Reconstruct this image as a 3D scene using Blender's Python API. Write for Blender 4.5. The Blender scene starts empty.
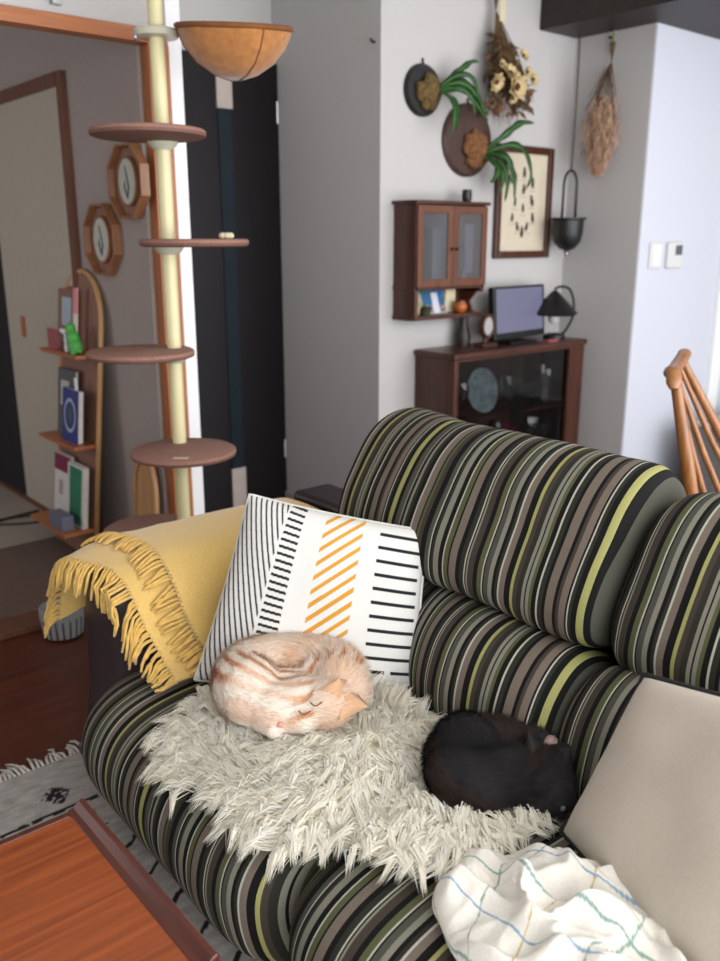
import bpy, bmesh, math, random
from mathutils import Vector, Matrix, noise
random.seed(7)
PI = math.pi
V = Vector
scene = bpy.context.scene
col = scene.collection

# ------------------------------------------------------------------ helpers
ALB = .76      # overall reflectance scale; a fourth value in a colour exempts it
def lin(c):
    def f(v):
        v /= 255.0
        return v / 12.92 if v <= 0.04045 else ((v + 0.055) / 1.055) ** 2.4
    k = ALB if len(c) == 3 else 1.0
    return (f(c[0]) * k, f(c[1]) * k, f(c[2]) * k, 1.0)

def wloc(o):
    p = V((0, 0, 0))
    while o:
        p += o.location
        o = o.parent
    return p

class MB:
    """collects shapes in world space and links them as ONE mesh object"""
    def __init__(s):
        s.v = []; s.f = []; s.m = []; s.c = []; s.cur = 0; s.curc = (1, 1, 1, 1); s.uv = None
    def add(s, verts, faces, mi=None):
        b = len(s.v)
        s.v += [V(p) for p in verts]
        s.c += [s.curc] * len(verts)
        s.f += [tuple(b + i for i in f) for f in faces]
        s.m += [s.cur if mi is None else mi] * len(faces)
        return b
    def box(s, c, size, rz=0, M=None, mi=None):
        hx, hy, hz = size[0] / 2, size[1] / 2, size[2] / 2
        vs = [V((x, y, z)) for z in (-hz, hz) for y in (-hy, hy) for x in (-hx, hx)]
        R = M if M is not None else Matrix.Rotation(rz, 3, 'Z')
        s.add([R @ p + V(c) for p in vs],
              [(0, 2, 3, 1), (4, 5, 7, 6), (0, 1, 5, 4), (2, 6, 7, 3), (0, 4, 6, 2), (1, 3, 7, 5)], mi)
    def bx(s, x0, x1, y0, y1, z0, z1, mi=None):
        s.box(((x0 + x1) / 2, (y0 + y1) / 2, (z0 + z1) / 2), (abs(x1 - x0), abs(y1 - y0), abs(z1 - z0)), mi=mi)
    def tube(s, pts, rad, n=8, caps=True, mi=None, flat=1.0):
        pts = [V(p) for p in pts]
        if not hasattr(rad, '__len__'): rad = [rad] * len(pts)
        rings = []
        t0 = (pts[1] - pts[0]).normalized()
        a = V((0, 0, 1)) if abs(t0.z) < .9 else V((1, 0, 0))
        u = t0.cross(a).normalized()
        for i, p in enumerate(pts):
            t = (pts[min(i + 1, len(pts) - 1)] - pts[max(i - 1, 0)])
            if t.length < 1e-9: t = t0
            t = t.normalized()
            u = (u - t * u.dot(t))
            if u.length < 1e-6: u = t.orthogonal()
            u = u.normalized(); w = t.cross(u)
            rings.append([p + (u * math.cos(2 * PI * k / n) + w * math.sin(2 * PI * k / n) * flat) * rad[i] for k in range(n)])
        vs = [q for r in rings for q in r]
        fs = []
        for i in range(len(pts) - 1):
            for k in range(n):
                k2 = (k + 1) % n
                fs.append((i * n + k, i * n + k2, (i + 1) * n + k2, (i + 1) * n + k))
        if caps:
            fs.append(tuple(reversed(range(n))))
            fs.append(tuple((len(pts) - 1) * n + k for k in range(n)))
        s.add(vs, fs, mi)
    def lathe(s, prof, c, n=32, M=None, mi=None, sx=1, sy=1):
        """prof: list of (r, z); axis z, or rotated by M"""
        vs = []; fs = []
        R = M if M is not None else Matrix.Identity(3)
        for r, z in prof:
            for k in range(n):
                a = 2 * PI * k / n
                vs.append(R @ V((r * math.cos(a) * sx, r * math.sin(a) * sy, z)) + V(c))
        for i in range(len(prof) - 1):
            for k in range(n):
                k2 = (k + 1) % n
                fs.append((i * n + k, i * n + k2, (i + 1) * n + k2, (i + 1) * n + k))
        if prof[0][0] > 1e-6: fs.append(tuple(reversed(range(n))))
        if prof[-1][0] > 1e-6: fs.append(tuple((len(prof) - 1) * n + k for k in range(n)))
        s.add(vs, fs, mi)
    def ell(s, c, r, n=16, m=10, M=None, mi=None):
        prof = [(math.sin(PI * i / m) + 1e-5, -math.cos(PI * i / m)) for i in range(m + 1)]
        R = (M if M is not None else Matrix.Identity(3)) @ Matrix.Diagonal(V(r))
        s.lathe(prof, c, n, R, mi)
    def prism(s, poly, d, mi=None):
        """poly: 3D points of a planar face; extruded by the vector d"""
        n = len(poly); d = V(d)
        vs = [V(p) for p in poly] + [V(p) + d for p in poly]
        fs = [tuple(reversed(range(n))), tuple(range(n, 2 * n))]
        for k in range(n):
            k2 = (k + 1) % n
            fs.append((k, k2, n + k2, n + k))
        s.add(vs, fs, mi)
    def grid(s, P, nu, nv, closeu=False, closev=False, mi=None, mf=None):
        b = len(s.v)
        vs = [P[i][j] for i in range(nu) for j in range(nv)]
        fs = []; ms = []
        for i in range(nu if closeu else nu - 1):
            for j in range(nv if closev else nv - 1):
                i2 = (i + 1) % nu; j2 = (j + 1) % nv
                fs.append((i * nv + j, i2 * nv + j, i2 * nv + j2, i * nv + j2))
        s.add(vs, fs, mi)
        return b
    def build(s, name, mats, parent=None, smooth=False, bevel=0, uv=None, sub=0, fixn=True, origin=None, angle=40, nors=None):
        me = bpy.data.meshes.new(name)
        o = bpy.data.objects.new(name, me)
        col.objects.link(o)
        base = wloc(parent) if parent else V((0, 0, 0))
        if parent: o.parent = parent
        off = V((0, 0, 0))
        if parent is None:
            if origin is None:
                xs = [p.x for p in s.v]; ys = [p.y for p in s.v]; zs = [p.z for p in s.v]
                origin = ((min(xs) + max(xs)) / 2, (min(ys) + max(ys)) / 2, min(zs))
            off = V(origin); o.location = off
        me.from_pydata([p - base - off for p in s.v], [], s.f)
        if not isinstance(mats, (list, tuple)): mats = [mats]
        for m in mats: me.materials.append(m)
        me.polygons.foreach_set('material_index', s.m)
        if any(c != (1, 1, 1, 1) for c in s.c):
            at = me.color_attributes.new('col', 'FLOAT_COLOR', 'POINT')
            at.data.foreach_set('color', [x for c in s.c for x in c])
        if uv is not None:
            ul = me.uv_layers.new(name='UVMap')
            vi = [0] * len(me.loops); me.loops.foreach_get('vertex_index', vi)
            ul.data.foreach_set('uv', [x for i in vi for x in uv[i]])
        if fixn:
            bm = bmesh.new(); bm.from_mesh(me)
            bmesh.ops.recalc_face_normals(bm, faces=bm.faces)
            bm.to_mesh(me); bm.free()
        if smooth:
            me.polygons.foreach_set('use_smooth', [True] * len(me.polygons))
            if smooth == 'auto':
                me.set_sharp_from_angle(angle=math.radians(angle))
        if nors is not None:
            me.polygons.foreach_set('use_smooth', [True] * len(me.polygons)); me.normals_split_custom_set_from_vertices(nors)
        if bevel:
            md = o.modifiers.new('bevel', 'BEVEL'); md.width = bevel; md.segments = 3; md.limit_method = 'ANGLE'
        if sub:
            md = o.modifiers.new('sub', 'SUBSURF'); md.levels = sub; md.render_levels = sub
        return o

def tag(o, label, cat, group=None, kind=None):
    o['label'] = label; o['category'] = cat
    if group: o['group'] = group
    if kind: o['kind'] = kind
    return o
def thing(name, loc, label, cat, group=None):
    o = bpy.data.objects.new(name, None); col.objects.link(o); o.location = loc
    o.empty_display_size = .05
    return tag(o, label, cat, group)
def struct(o):
    o['kind'] = 'structure'; return o
def dup(root, loc, label=None, group=None):
    r = root.copy(); col.objects.link(r); r.location = loc
    if label: r['label'] = label
    if group: r['group'] = group
    for ch in list(root.children):
        c = ch.copy(); col.objects.link(c); c.parent = r
        for g in ch.children:
            d = g.copy(); col.objects.link(d); d.parent = c
    return r
def basis(x, y, z): return Matrix((x, y, z)).transposed()
def crom(pts, n, closed=True):
    """Catmull-Rom resample to n points of equal arc length"""
    P = [V(p) for p in pts]; N = len(P); out = []
    segs = N if closed else N - 1
    for i in range(segs):
        if closed: a, b, c, d = P[(i - 1) % N], P[i], P[(i + 1) % N], P[(i + 2) % N]
        else: a, b, c, d = P[max(i - 1, 0)], P[i], P[i + 1], P[min(i + 2, N - 1)]
        for k in range(16):
            t = k / 16
            out.append(.5 * ((2 * b) + (c - a) * t + (2 * a - 5 * b + 4 * c - d) * t * t + (3 * b - a - 3 * c + d) * t ** 3))
    out.append(P[0].copy() if closed else P[-1].copy())
    L = [0]
    for i in range(1, len(out)): L.append(L[-1] + (out[i] - out[i - 1]).length)
    res = []; j = 0
    m = n if closed else n - 1
    for k in range(n):
        t = L[-1] * k / m
        while j < len(L) - 2 and L[j + 1] < t: j += 1
        f = (t - L[j]) / max(L[j + 1] - L[j], 1e-9)
        res.append(out[j].lerp(out[j + 1], min(max(f, 0), 1)))
    return res
def ss(a, b, x):
    t = min(max((x - a) / (b - a), 0), 1); return t * t * (3 - 2 * t)

# ------------------------------------------------------------------ materials
class NT:
    def __init__(s, name):
        s.m = bpy.data.materials.new(name); s.m.use_nodes = True
        s.t = s.m.node_tree; s.b = s.t.nodes['Principled BSDF']
    def n(s, typ, **kw):
        nd = s.t.nodes.new('ShaderNode' + typ)
        for k, v in kw.items():
            if k in nd.inputs.keys(): nd.inputs[k].default_value = v
            else: setattr(nd, k, v)
        return nd
    def l(s, a, b): s.t.links.new(a, b)
    def set(s, **kw):
        for k, v in kw.items(): s.b.inputs[k.replace('_', ' ')].default_value = v
    def tex(s, which='Object', scale=(1, 1, 1)):
        tc = s.n('TexCoord'); mp = s.n('Mapping'); mp.inputs['Scale'].default_value = scale
        s.l(tc.outputs[which], mp.inputs['Vector']); return mp.outputs['Vector']
    def bump(s, src, strength=.2, dist=.005):
        b = s.n('Bump'); b.inputs['Strength'].default_value = strength; b.inputs['Distance'].default_value = dist
        s.l(src, b.inputs['Height']); s.l(b.outputs['Normal'], s.b.inputs['Normal'])

def plain(name, rgb, rough=.6, metal=0, noise_amt=.06, nscale=30, bump=0, coat=0, spec=.5, sheen=0):
    t = NT(name); t.set(Roughness=rough, Metallic=metal)
    t.b.inputs['Specular IOR Level'].default_value = spec
    if coat: t.b.inputs['Coat Weight'].default_value = coat
    if sheen: t.b.inputs['Sheen Weight'].default_value = sheen
    c = lin(rgb)
    v = t.tex('Object'); nz = t.n('TexNoise'); nz.inputs['Scale'].default_value = nscale; nz.inputs['Detail'].default_value = 4
    t.l(v, nz.inputs['Vector'])
    r = t.n('ValToRGB')
    r.color_ramp.elements[0].position = .3; r.color_ramp.elements[1].position = .7
    r.color_ramp.elements[0].color = tuple(x * (1 - noise_amt) for x in c[:3]) + (1,)
    r.color_ramp.elements[1].color = tuple(min(1, x * (1 + noise_amt)) for x in c[:3]) + (1,)
    t.l(nz.outputs['Fac'], r.inputs['Fac']); t.l(r.outputs['Color'], t.b.inputs['Base Color'])
    if bump: t.bump(nz.outputs['Fac'], bump, .003)
    return t.m

def wood(name, c1, c2, axis='x', scale=6, stretch=14, rough=.4, coat=0, bump=.05):
    t = NT(name); t.set(Roughness=rough)
    if coat: t.b.inputs['Coat Weight'].default_value = coat; t.b.inputs['Coat Roughness'].default_value = .25
    k = {'x': (1, stretch, stretch), 'y': (stretch, 1, stretch), 'z': (stretch, stretch, 1)}[axis]
    v = t.tex('Object', tuple(a * scale for a in k))
    nz = t.n('TexNoise'); nz.inputs['Scale'].default_value = 1.0; nz.inputs['Detail'].default_value = 6; nz.inputs['Roughness'].default_value = .65
    nz.inputs['Distortion'].default_value = .4
    t.l(v, nz.inputs['Vector'])
    r = t.n('ValToRGB'); r.color_ramp.elements[0].position = .32; r.color_ramp.elements[1].position = .68
    r.color_ramp.elements[0].color = lin(c1); r.color_ramp.elements[1].color = lin(c2)
    t.l(nz.outputs['Fac'], r.inputs['Fac']); t.l(r.outputs['Color'], t.b.inputs['Base Color'])
    if bump: t.bump(nz.outputs['Fac'], bump, .002)
    return t.m

def vcol(name, rough=.85, nscale=400, amt=.12, bump=.3, sheen=0, dist=.002, spec=.3):
    t = NT(name); t.set(Roughness=rough); t.b.inputs['Specular IOR Level'].default_value = spec
    if sheen: t.b.inputs['Sheen Weight'].default_value = sheen
    a = t.n('Attribute'); a.attribute_name = 'col'
    v = t.tex('Object'); nz = t.n('TexNoise'); nz.inputs['Scale'].default_value = nscale; nz.inputs['Detail'].default_value = 3
    t.l(v, nz.inputs['Vector'])
    mr = t.n('MapRange'); mr.inputs['From Min'].default_value = .25; mr.inputs['From Max'].default_value = .75
    mr.inputs['To Min'].default_value = 1 - amt; mr.inputs['To Max'].default_value = 1 + amt
    t.l(nz.outputs['Fac'], mr.inputs['Value'])
    mx = t.n('Mix', data_type='RGBA', blend_type='MULTIPLY'); mx.inputs['Factor'].default_value = 1
    t.l(a.outputs['Color'], mx.inputs[6]); t.l(mr.outputs['Result'], mx.inputs[7]); t.l(mx.outputs[2], t.b.inputs['Base Color'])
    if bump: t.bump(nz.outputs['Fac'], bump, dist)
    return t.m

def glass(name, tint=(235, 240, 245), refl=.12, rough=.02):
    t = NT(name)
    out = t.t.nodes['Material Output']; t.t.nodes.remove(t.b)
    tr = t.n('BsdfTransparent'); tr.inputs['Color'].default_value = lin(tint)
    gl = t.n('BsdfGlossy'); gl.inputs['Roughness'].default_value = rough
    fr = t.n('Fresnel'); fr.inputs['IOR'].default_value = 1.45
    ad = t.n('Math', operation='ADD'); ad.inputs[1].default_value = refl; ad.use_clamp = True
    ge = t.n('NewGeometry'); iv = t.n('Math', operation='SUBTRACT'); iv.inputs[0].default_value = 1
    t.l(ge.outputs['Backfacing'], iv.inputs[1]); t.l(fr.outputs[0], ad.inputs[0])
    mb = t.n('Math', operation='MULTIPLY'); t.l(ad.outputs[0], mb.inputs[0]); t.l(iv.outputs[0], mb.inputs[1]); ad = mb
    mx = t.n('MixShader'); t.l(ad.outputs[0], mx.inputs[0]); t.l(tr.outputs[0], mx.inputs[1]); t.l(gl.outputs[0], mx.inputs[2])
    t.l(mx.outputs[0], out.inputs['Surface'])
    return t.m

# striped upholstery: two colour ramps of stripes laid end to end along u
STR = {'k': (20, 19, 18), 'd': (48, 47, 39), 'o': (90, 92, 62), 't': (122, 110, 98), 'g': (138, 135, 121), 'w': (190, 188, 172), 'y': (164, 162, 102), 'b': (70, 62, 54), 's': (80, 80, 70)}
SEQ = [('t', 5), ('k', 2), ('d', 3), ('w', 1), ('k', 3), ('o', 2), ('g', 2), ('k', 1), ('g', 2), ('d', 3), ('b', 3), ('y', 2), ('k', 4), ('t', 4), ('w', 1), ('d', 2), ('k', 2), ('g', 3), ('s', 3), ('k', 1), ('w', 1), ('o', 3), ('k', 3), ('b', 4), ('g', 1), ('k', 1), ('w', 1), ('d', 3), ('k', 3), ('t', 5),
       ('k', 1), ('o', 3), ('w', 1), ('k', 3), ('g', 4), ('d', 2), ('k', 1), ('w', 1), ('s', 3), ('k', 4), ('b', 3), ('o', 2), ('k', 1), ('t', 5), ('w', 1), ('k', 3), ('d', 3), ('g', 2), ('k', 2), ('g', 1), ('s', 4), ('k', 3), ('y', 4), ('k', 3), ('d', 2), ('w', 1), ('k', 1), ('t', 4), ('b', 2), ('k', 2)]
def stripes(name, base_rough=.9):
    t = NT(name); t.set(Roughness=base_rough); t.b.inputs['Sheen Weight'].default_value = 0
    t.b.inputs['Specular IOR Level'].default_value = .2
    uv = t.n('UVMap'); uv.uv_map = 'UVMap'
    sp = t.n('SeparateXYZ'); t.l(uv.outputs['UV'], sp.inputs[0])
    fr = t.n('Math', operation='FRACT'); t.l(sp.outputs['X'], fr.inputs[0])
    ramps = []
    for half in range(2):
        seq = SEQ[half * 30:half * 30 + 30]; tot = sum(w for _, w in seq)
        r = t.n('ValToRGB'); r.color_ramp.interpolation = 'CONSTANT'
        el = r.color_ramp.elements; x = 0
        for i, (c, w) in enumerate(seq):
            if i == 0: e = el[0]; e.position = 0
            elif i == 1: e = el[1]; e.position = x / tot
            else: e = el.new(x / tot)
            e.color = lin(STR[c]); x += w
        mr = t.n('MapRange'); mr.inputs['From Min'].default_value = half * .5; mr.inputs['From Max'].default_value = half * .5 + .5
        t.l(fr.outputs[0], mr.inputs['Value']); t.l(mr.outputs['Result'], r.inputs['Fac'])
        ramps.append(r)
    gt = t.n('Math', operation='GREATER_THAN'); gt.inputs[1].default_value = .5; t.l(fr.outputs[0], gt.inputs[0])
    mx = t.n('Mix', data_type='RGBA'); t.l(gt.outputs[0], mx.inputs['Factor'])
    t.l(ramps[0].outputs['Color'], mx.inputs[6]); t.l(ramps[1].outputs['Color'], mx.inputs[7])
    v = t.tex('Object'); nz = t.n('TexNoise'); nz.inputs['Scale'].default_value = 500; nz.inputs['Detail'].default_value = 2
    t.l(v, nz.inputs['Vector'])
    mr = t.n('MapRange'); mr.inputs['To Min'].default_value = .75; mr.inputs['To Max'].default_value = 1.25
    t.l(nz.outputs['Fac'], mr.inputs['Value'])
    m2 = t.n('Mix', data_type='RGBA', blend_type='MULTIPLY'); m2.inputs['Factor'].default_value = 1
    t.l(mx.outputs[2], m2.inputs[6]); t.l(mr.outputs['Result'], m2.inputs[7]); t.l(m2.outputs[2], t.b.inputs['Base Color'])
    t.bump(nz.outputs['Fac'], .25, .002)
    return t.m

M = {}
M['wall'] = plain('wallpaper_white', (206, 203, 201), .9, noise_amt=.015, nscale=160, bump=.08, spec=.2)
M['wall_lit'] = plain('wallpaper_lit_white', (196, 199, 208, 1), .9, noise_amt=.015, nscale=160, bump=.08, spec=.2)  # brighter copy of the wallpaper, stronger light put into its colour
M['ceil'] = plain('ceiling_white', (225, 224, 220, 1), .9, noise_amt=.01, spec=.2)
M['tatamiwall'] = plain('plaster_greige', (176, 164, 158), .95, noise_amt=.04, nscale=60, bump=.1, spec=.1)
M['floor'] = wood('floor_boards', (74, 30, 16), (108, 50, 26), 'x', 3, 12, .3, coat=.2)
M['tatami'] = plain('tatami_mat', (168, 156, 146), .9, noise_amt=.06, nscale=90, spec=.1)
M['tatamishade'] = plain('tatami_painted_shade', (112, 94, 86), .9, noise_amt=.06, nscale=60, spec=.1)  # darker tone with the shade painted in, for the front tatami strip
M['orangewood'] = wood('orange_trim_wood', (158, 88, 42), (192, 116, 62), 'x', 3, 16, .4)
M['orangewood_z'] = wood('orange_post_wood', (158, 88, 42), (192, 116, 62), 'z', 3, 16, .4)
M['darkdoor'] = plain('black_door', (24, 19, 22), .5, noise_amt=.1, nscale=15, spec=.2)
M['doorslit'] = plain('door_glass_slit', (32, 44, 52), .1, noise_amt=.1)
M['beige'] = plain('beige_square', (196, 182, 172), .5)
M['metal'] = plain('steel', (190, 190, 190), .3, 1, noise_amt=.03)
M['darkwood'] = wood('dark_walnut', (58, 28, 18), (92, 48, 30), 'x', 5, 10, .35)
M['darkwood_z'] = wood('dark_walnut_upright', (58, 28, 18), (92, 48, 30), 'z', 5, 10, .35)
M['midwood'] = wood('mid_brown_wood', (92, 50, 30), (122, 72, 44), 'z', 6, 10, .4)
M['soffit'] = wood('black_brown_wood', (30, 18, 16), (44, 27, 24), 'x', 4, 10, .5)
M['white'] = plain('white_plastic', (232, 232, 230), .4, noise_amt=.01)
M['whitepaint'] = plain('white_paint', (232, 232, 232, 1), .6, noise_amt=.01)
M['black'] = plain('black_metal', (18, 18, 20), .45, noise_amt=.1)
M['cream'] = plain('cream_pole', (236, 226, 176), .4, noise_amt=.02)
M['platform'] = plain('brown_carpet_board', (158, 116, 102), .9, noise_amt=.25, nscale=220, bump=.4)
M['platedge'] = plain('brown_board_edge', (124, 84, 72), .7, noise_amt=.1)
M['suede'] = plain('tan_suede', (182, 120, 60), .9, noise_amt=.2, nscale=40, bump=.2, sheen=.3)
M['suede_dark'] = plain('tan_suede_seam', (132, 80, 38), .9, noise_amt=.1)
M['clear'] = plain('clear_plastic', (214, 212, 190), .25, noise_amt=.02)
M['lightwood'] = wood('light_plywood', (190, 140, 88), (214, 168, 116), 'z', 5, 12, .5)
M['shelfwood'] = wood('shelf_back_wood', (132, 92, 76), (158, 114, 94), 'z', 5, 10, .5)
M['leather'] = plain('dark_purple_leather', (44, 30, 38), .4, noise_amt=.1, nscale=120, bump=.15)
M['stripes'] = stripes('striped_upholstery')
M['yellow'] = None
M['octwood'] = wood('ornament_wood', (136, 88, 54), (164, 112, 74), 'z', 6, 8, .45)
M['chairwood'] = wood('honey_chair_wood', (142, 88, 46), (180, 122, 70), 'z', 6, 12, .35, coat=.2)
M['teak'] = wood('teak_table_top', (128, 56, 18), (172, 86, 34), 'x', 4, 22, .3, coat=.25)
M['teakdark'] = wood('dark_teak_edge', (70, 26, 14), (98, 42, 24), 'y', 5, 12, .3, coat=.4)
M['grey'] = plain('grey_cloth', (128, 126, 126), .9, noise_amt=.08)
M['greytop'] = plain('pale_grey_top', (196, 196, 198), .7)
M['moss'] = plain('dry_moss', (104, 84, 46), 1, noise_amt=.5, nscale=60, bump=.8)
M['mossred'] = plain('reddish_fibre', (126, 84, 50), 1, noise_amt=.5, nscale=60, bump=.8)
M['leaf'] = plain('leaf_green', (44, 92, 34), .5, noise_amt=.3, nscale=30)
M['discblack'] = wood('black_stained_disc', (16, 13, 12), (26, 21, 19), 'x', 8, 5, .5)
M['discbrown'] = wood('brown_disc', (60, 38, 30), (82, 54, 44), 'z', 8, 5, .5)
M['stem'] = plain('dry_stem', (104, 82, 54), .9, noise_amt=.3)
M['dryleaf'] = plain('dry_leaf', (110, 74, 44), .9, noise_amt=.4)
M['drygreen'] = plain('dry_olive_leaf', (84, 76, 48), .9, noise_amt=.4)
M['petal'] = plain('cream_petal', (216, 192, 140), .8, noise_amt=.15)
M['petaldark'] = plain('dark_flower_heart', (84, 44, 22), .9, noise_amt=.3)
M['mauve'] = plain('mauve_plume', (140, 104, 92), .95, noise_amt=.3)
M['pampas'] = plain('pampas_plume', (206, 168, 138), 1, noise_amt=.2)
M['kraft'] = plain('pale_paper', (226, 214, 178), .8)
M['rope'] = plain('brown_cord', (92, 76, 60), .9)
M['paneglass'] = glass('cabinet_pane', (235, 238, 244), .25, .12)
M['showglass'] = glass('display_pane', (235, 235, 235), 0, .02)
M['glassware'] = glass('clear_glassware', (226, 236, 240), .22, .08)
M['screen'] = plain('monitor_screen', (24, 24, 30), .2, noise_amt=.02)
_b = M['screen'].node_tree.nodes['Principled BSDF']; _b.inputs['Emission Color'].default_value = (.16, .16, .25, 1); _b.inputs['Emission Strength'].default_value = .75  # glow imitates daylight reflected in the dark screen
M['navy'] = plain('navy_book', (38, 52, 132), .5)
M['bookwhite'] = plain('white_book', (222, 218, 214), .6)
M['maroon'] = plain('maroon_band', (128, 24, 66), .6)
M['green'] = plain('green_cover', (38, 128, 92), .6, noise_amt=.2, nscale=20)
M['greenbright'] = plain('bright_green_toy', (80, 178, 78), .5)
M['pages'] = plain('pages', (228, 220, 204), .8)
M['greybook'] = plain('grey_book', (92, 90, 92), .6)
M['pinkbook'] = plain('pink_card', (226, 150, 150), .7)
M['redbook'] = plain('dull_red_booklet', (160, 84, 84), .7)
M['skyblue'] = plain('pale_blue', (176, 190, 204), .7)
M['orangejar'] = plain('amber_jar', (190, 98, 36), .35)
M['ribbed'] = plain('grey_ceramic', (158, 160, 158), .5)
M['ribdark'] = plain('dark_groove', (60, 60, 62), .7)
M['creampaper'] = plain('aged_print', (222, 210, 186), .8, noise_amt=.03)
M['ink'] = plain('ink_black', (38, 28, 24), .8)
M['faintink'] = plain('faint_ink', (150, 136, 112), .8)
M['tatamitrim'] = wood('dim_brown_trim', (96, 56, 38), (120, 76, 54), 'z', 3, 12, .6)
M['oval'] = plain('pale_oval_print', (198, 198, 186), .6)
M['blueink'] = plain('blue_ink', (82, 92, 100), .7)

# ------------------------------------------------------------------ room shell
def sbox(name, x0, x1, y0, y1, z0, z1, m, parent=None, bevel=0):
    b = MB(); b.bx(x0, x1, y0, y1, z0, z1)
    o = b.build(name, m, parent, bevel=bevel)
    if parent is None: struct(o)
    return o
CZ = 2.42
sbox('floor', -1.6, 5.6, -.95, 3.6, -.1, 0, M['floor'])
sbox('ceiling', -1.8, 5.7, -1.0, 6.0, CZ, CZ + .1, M['ceil'])
sbox('wall_right', 5.5, 5.6, -.95, 2.4, 0, CZ, M['wall'])
sbox('wall_left', -1.75, -1.6, -.95, 2.75, 0, CZ, M['wall'])
sbox('wall_display', 2.40, 3.62, 2.72, 3.6, 0, CZ, M['wall'])
sbox('wall_panel', 3.60, 5.6, 2.31, 2.72, 0, CZ, M['wall'])
sbox('trim_panel_lit', 3.603, 5.6, 2.304, 2.31, 0, CZ, M['wall_lit'])  # thin sheet over the panel wall, coloured brighter as if more strongly lit
sbox('wall_recess_back', 1.50, 2.42, 3.44, 3.6, 0, CZ, M['wall'])
# wall pier between the tatami opening and the door recess, running back along the tatami room
sbox('wall_pier', 1.42, 1.555, 2.791, 6.0, 0, CZ, M['tatamiwall'])
sbox('trim_pier_white', 1.505, 1.557, 2.745, 3.44, 0, CZ, M['whitepaint'])
sbox('wall_header', -1.6, 1.505, 2.76, 2.86, 1.90, CZ, M['wall'])
sbox('trim_lintel', -1.6, 1.505, 2.735, 2.80, 1.862, 1.905, M['orangewood'], bevel=.003)
sbox('trim_jamb', 1.432, 1.507, 2.735, 2.79, 0, 1.862, M['orangewood_z'], bevel=.003)
sbox('trim_threshold', -1.6, 1.42, 2.74, 2.86, 0, .025, M['tatamitrim'], bevel=.003)
sbox('wall_tatami_back', -1.8, 1.42, 5.9, 6.0, 0, CZ, M['tatamiwall'])
sbox('wall_tatami_left', -1.75, -1.6, 2.75, 6.0, 0, CZ, M['tatamiwall'])
sbox('floor_tatami', -1.6, 1.42, 3.56, 6.0, -.1, .03, M['tatami'])
sbox('floor_tatami_shade', -1.6, 1.42, 2.86, 3.56, -.1, .028, M['tatamishade'])  # front of the tatami floor, coloured dark as if in shadow
sbox('trim_tatami_post', 1.395, 1.42, 3.36, 3.40, .03, 1.86, M['tatamitrim'])
sbox('trim_tatami_lintel', 1.392, 1.42, 3.40, 5.2, 1.81, 1.86, M['tatamitrim'])
sbox('trim_tatami_rail', 1.38, 1.42, 3.40, 5.4, .03, .045, M['tatamitrim'])
sbox('trim_soffit', 3.33, 5.5, 1.75, 2.72, 2.15, CZ, M['soffit'], bevel=.004)
sbox('baseboard_recess', 2.385, 2.40, 2.72, 3.40, 0, .06, M['beige'])
sbox('trim_casing_right', 4.33, 4.42, 2.28, 2.304, 0, 2.05, M['whitepaint'], bevel=.003)

# sliding paper door on the tatami room's side wall, and a slab coloured dark for the unlit opening beyond
fu = MB(); fu.bx(1.398, 1.42, 3.40, 4.20, .045, 1.81)
fus = struct(fu.build('door_2', plain('fusuma_paper', (190, 180, 166), .9, noise_amt=.02, spec=.1)))
b = MB(); b.bx(1.392, 1.398, 3.98, 4.02, .84, .93); b.build('door_pull', M['orangewood_z'], fus)
b = MB(); b.bx(1.40, 1.42, 4.20, 5.2, .045, 1.81); struct(b.build('opening_shade', plain('painted_opening_dark', (16, 14, 16), .9)))  # flat near-black slab, the darkness of the opening is its colour

# dark front door with slit window
d = MB(); d.bx(1.60, 2.398, 3.40, 3.44, .02, 2.0)
door = struct(d.build('door_1', M['darkdoor'], bevel=.003))
b = MB(); b.bx(2.085, 2.15, 3.394, 3.401, .23, 1.79); b.build('glass_slit', M['doorslit'], door)
b = MB(); b.bx(2.08, 2.155, 3.39, 3.401, 1.795, 1.93); b.build('beige_inlay', M['beige'], door)
b = MB(); b.bx(2.08, 2.155, 3.39, 3.401, .03, .225); b.build('beige_inlay', M['beige'], door)
for z in (1.80, .28):
    b = MB(); b.tube([(2.386, 3.392, z - .045), (2.386, 3.392, z + .045)], .006, 8); b.build('hinge', M['metal'], door)
b = MB(); b.tube([(1.66, 3.36, .95), (1.66, 3.36, 1.05)], .01, 8); b.tube([(1.66, 3.40, .96), (1.66, 3.36, .96)], .008, 8); b.tube([(1.66, 3.40, 1.04), (1.66, 3.36, 1.04)], .008, 8)
b.build('door_handle', M['metal'], door)

# window wall behind the camera
WX0, WX1, WZ0, WZ1 = -1.0, 4.7, .05, 2.36
b = MB()
b.bx(-1.6, WX0, -.95, -.85, 0, CZ); b.bx(WX1, 5.6, -.95, -.85, 0, CZ)
b.bx(WX0, WX1, -.95, -.85, 0, WZ0); b.bx(WX0, WX1, -.95, -.85, WZ1, CZ)
struct(b.build('wall_window', M['wall']))
b = MB()
for x in (WX0 + .03, (WX0 + WX1) / 2, WX1 - .03): b.bx(x - .03, x + .03, -.94, -.88, WZ0, WZ1)
for z in (WZ0 + .03, WZ1 - .03): b.bx(WX0, WX1, -.94, -.88, z - .03, z + .03)
win = struct(b.build('window_1', M['whitepaint']))
b = MB(); b.bx(WX0, WX1, -.916, -.912, WZ0, WZ1); b.build('window_pane', M['paneglass'], win)

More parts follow.
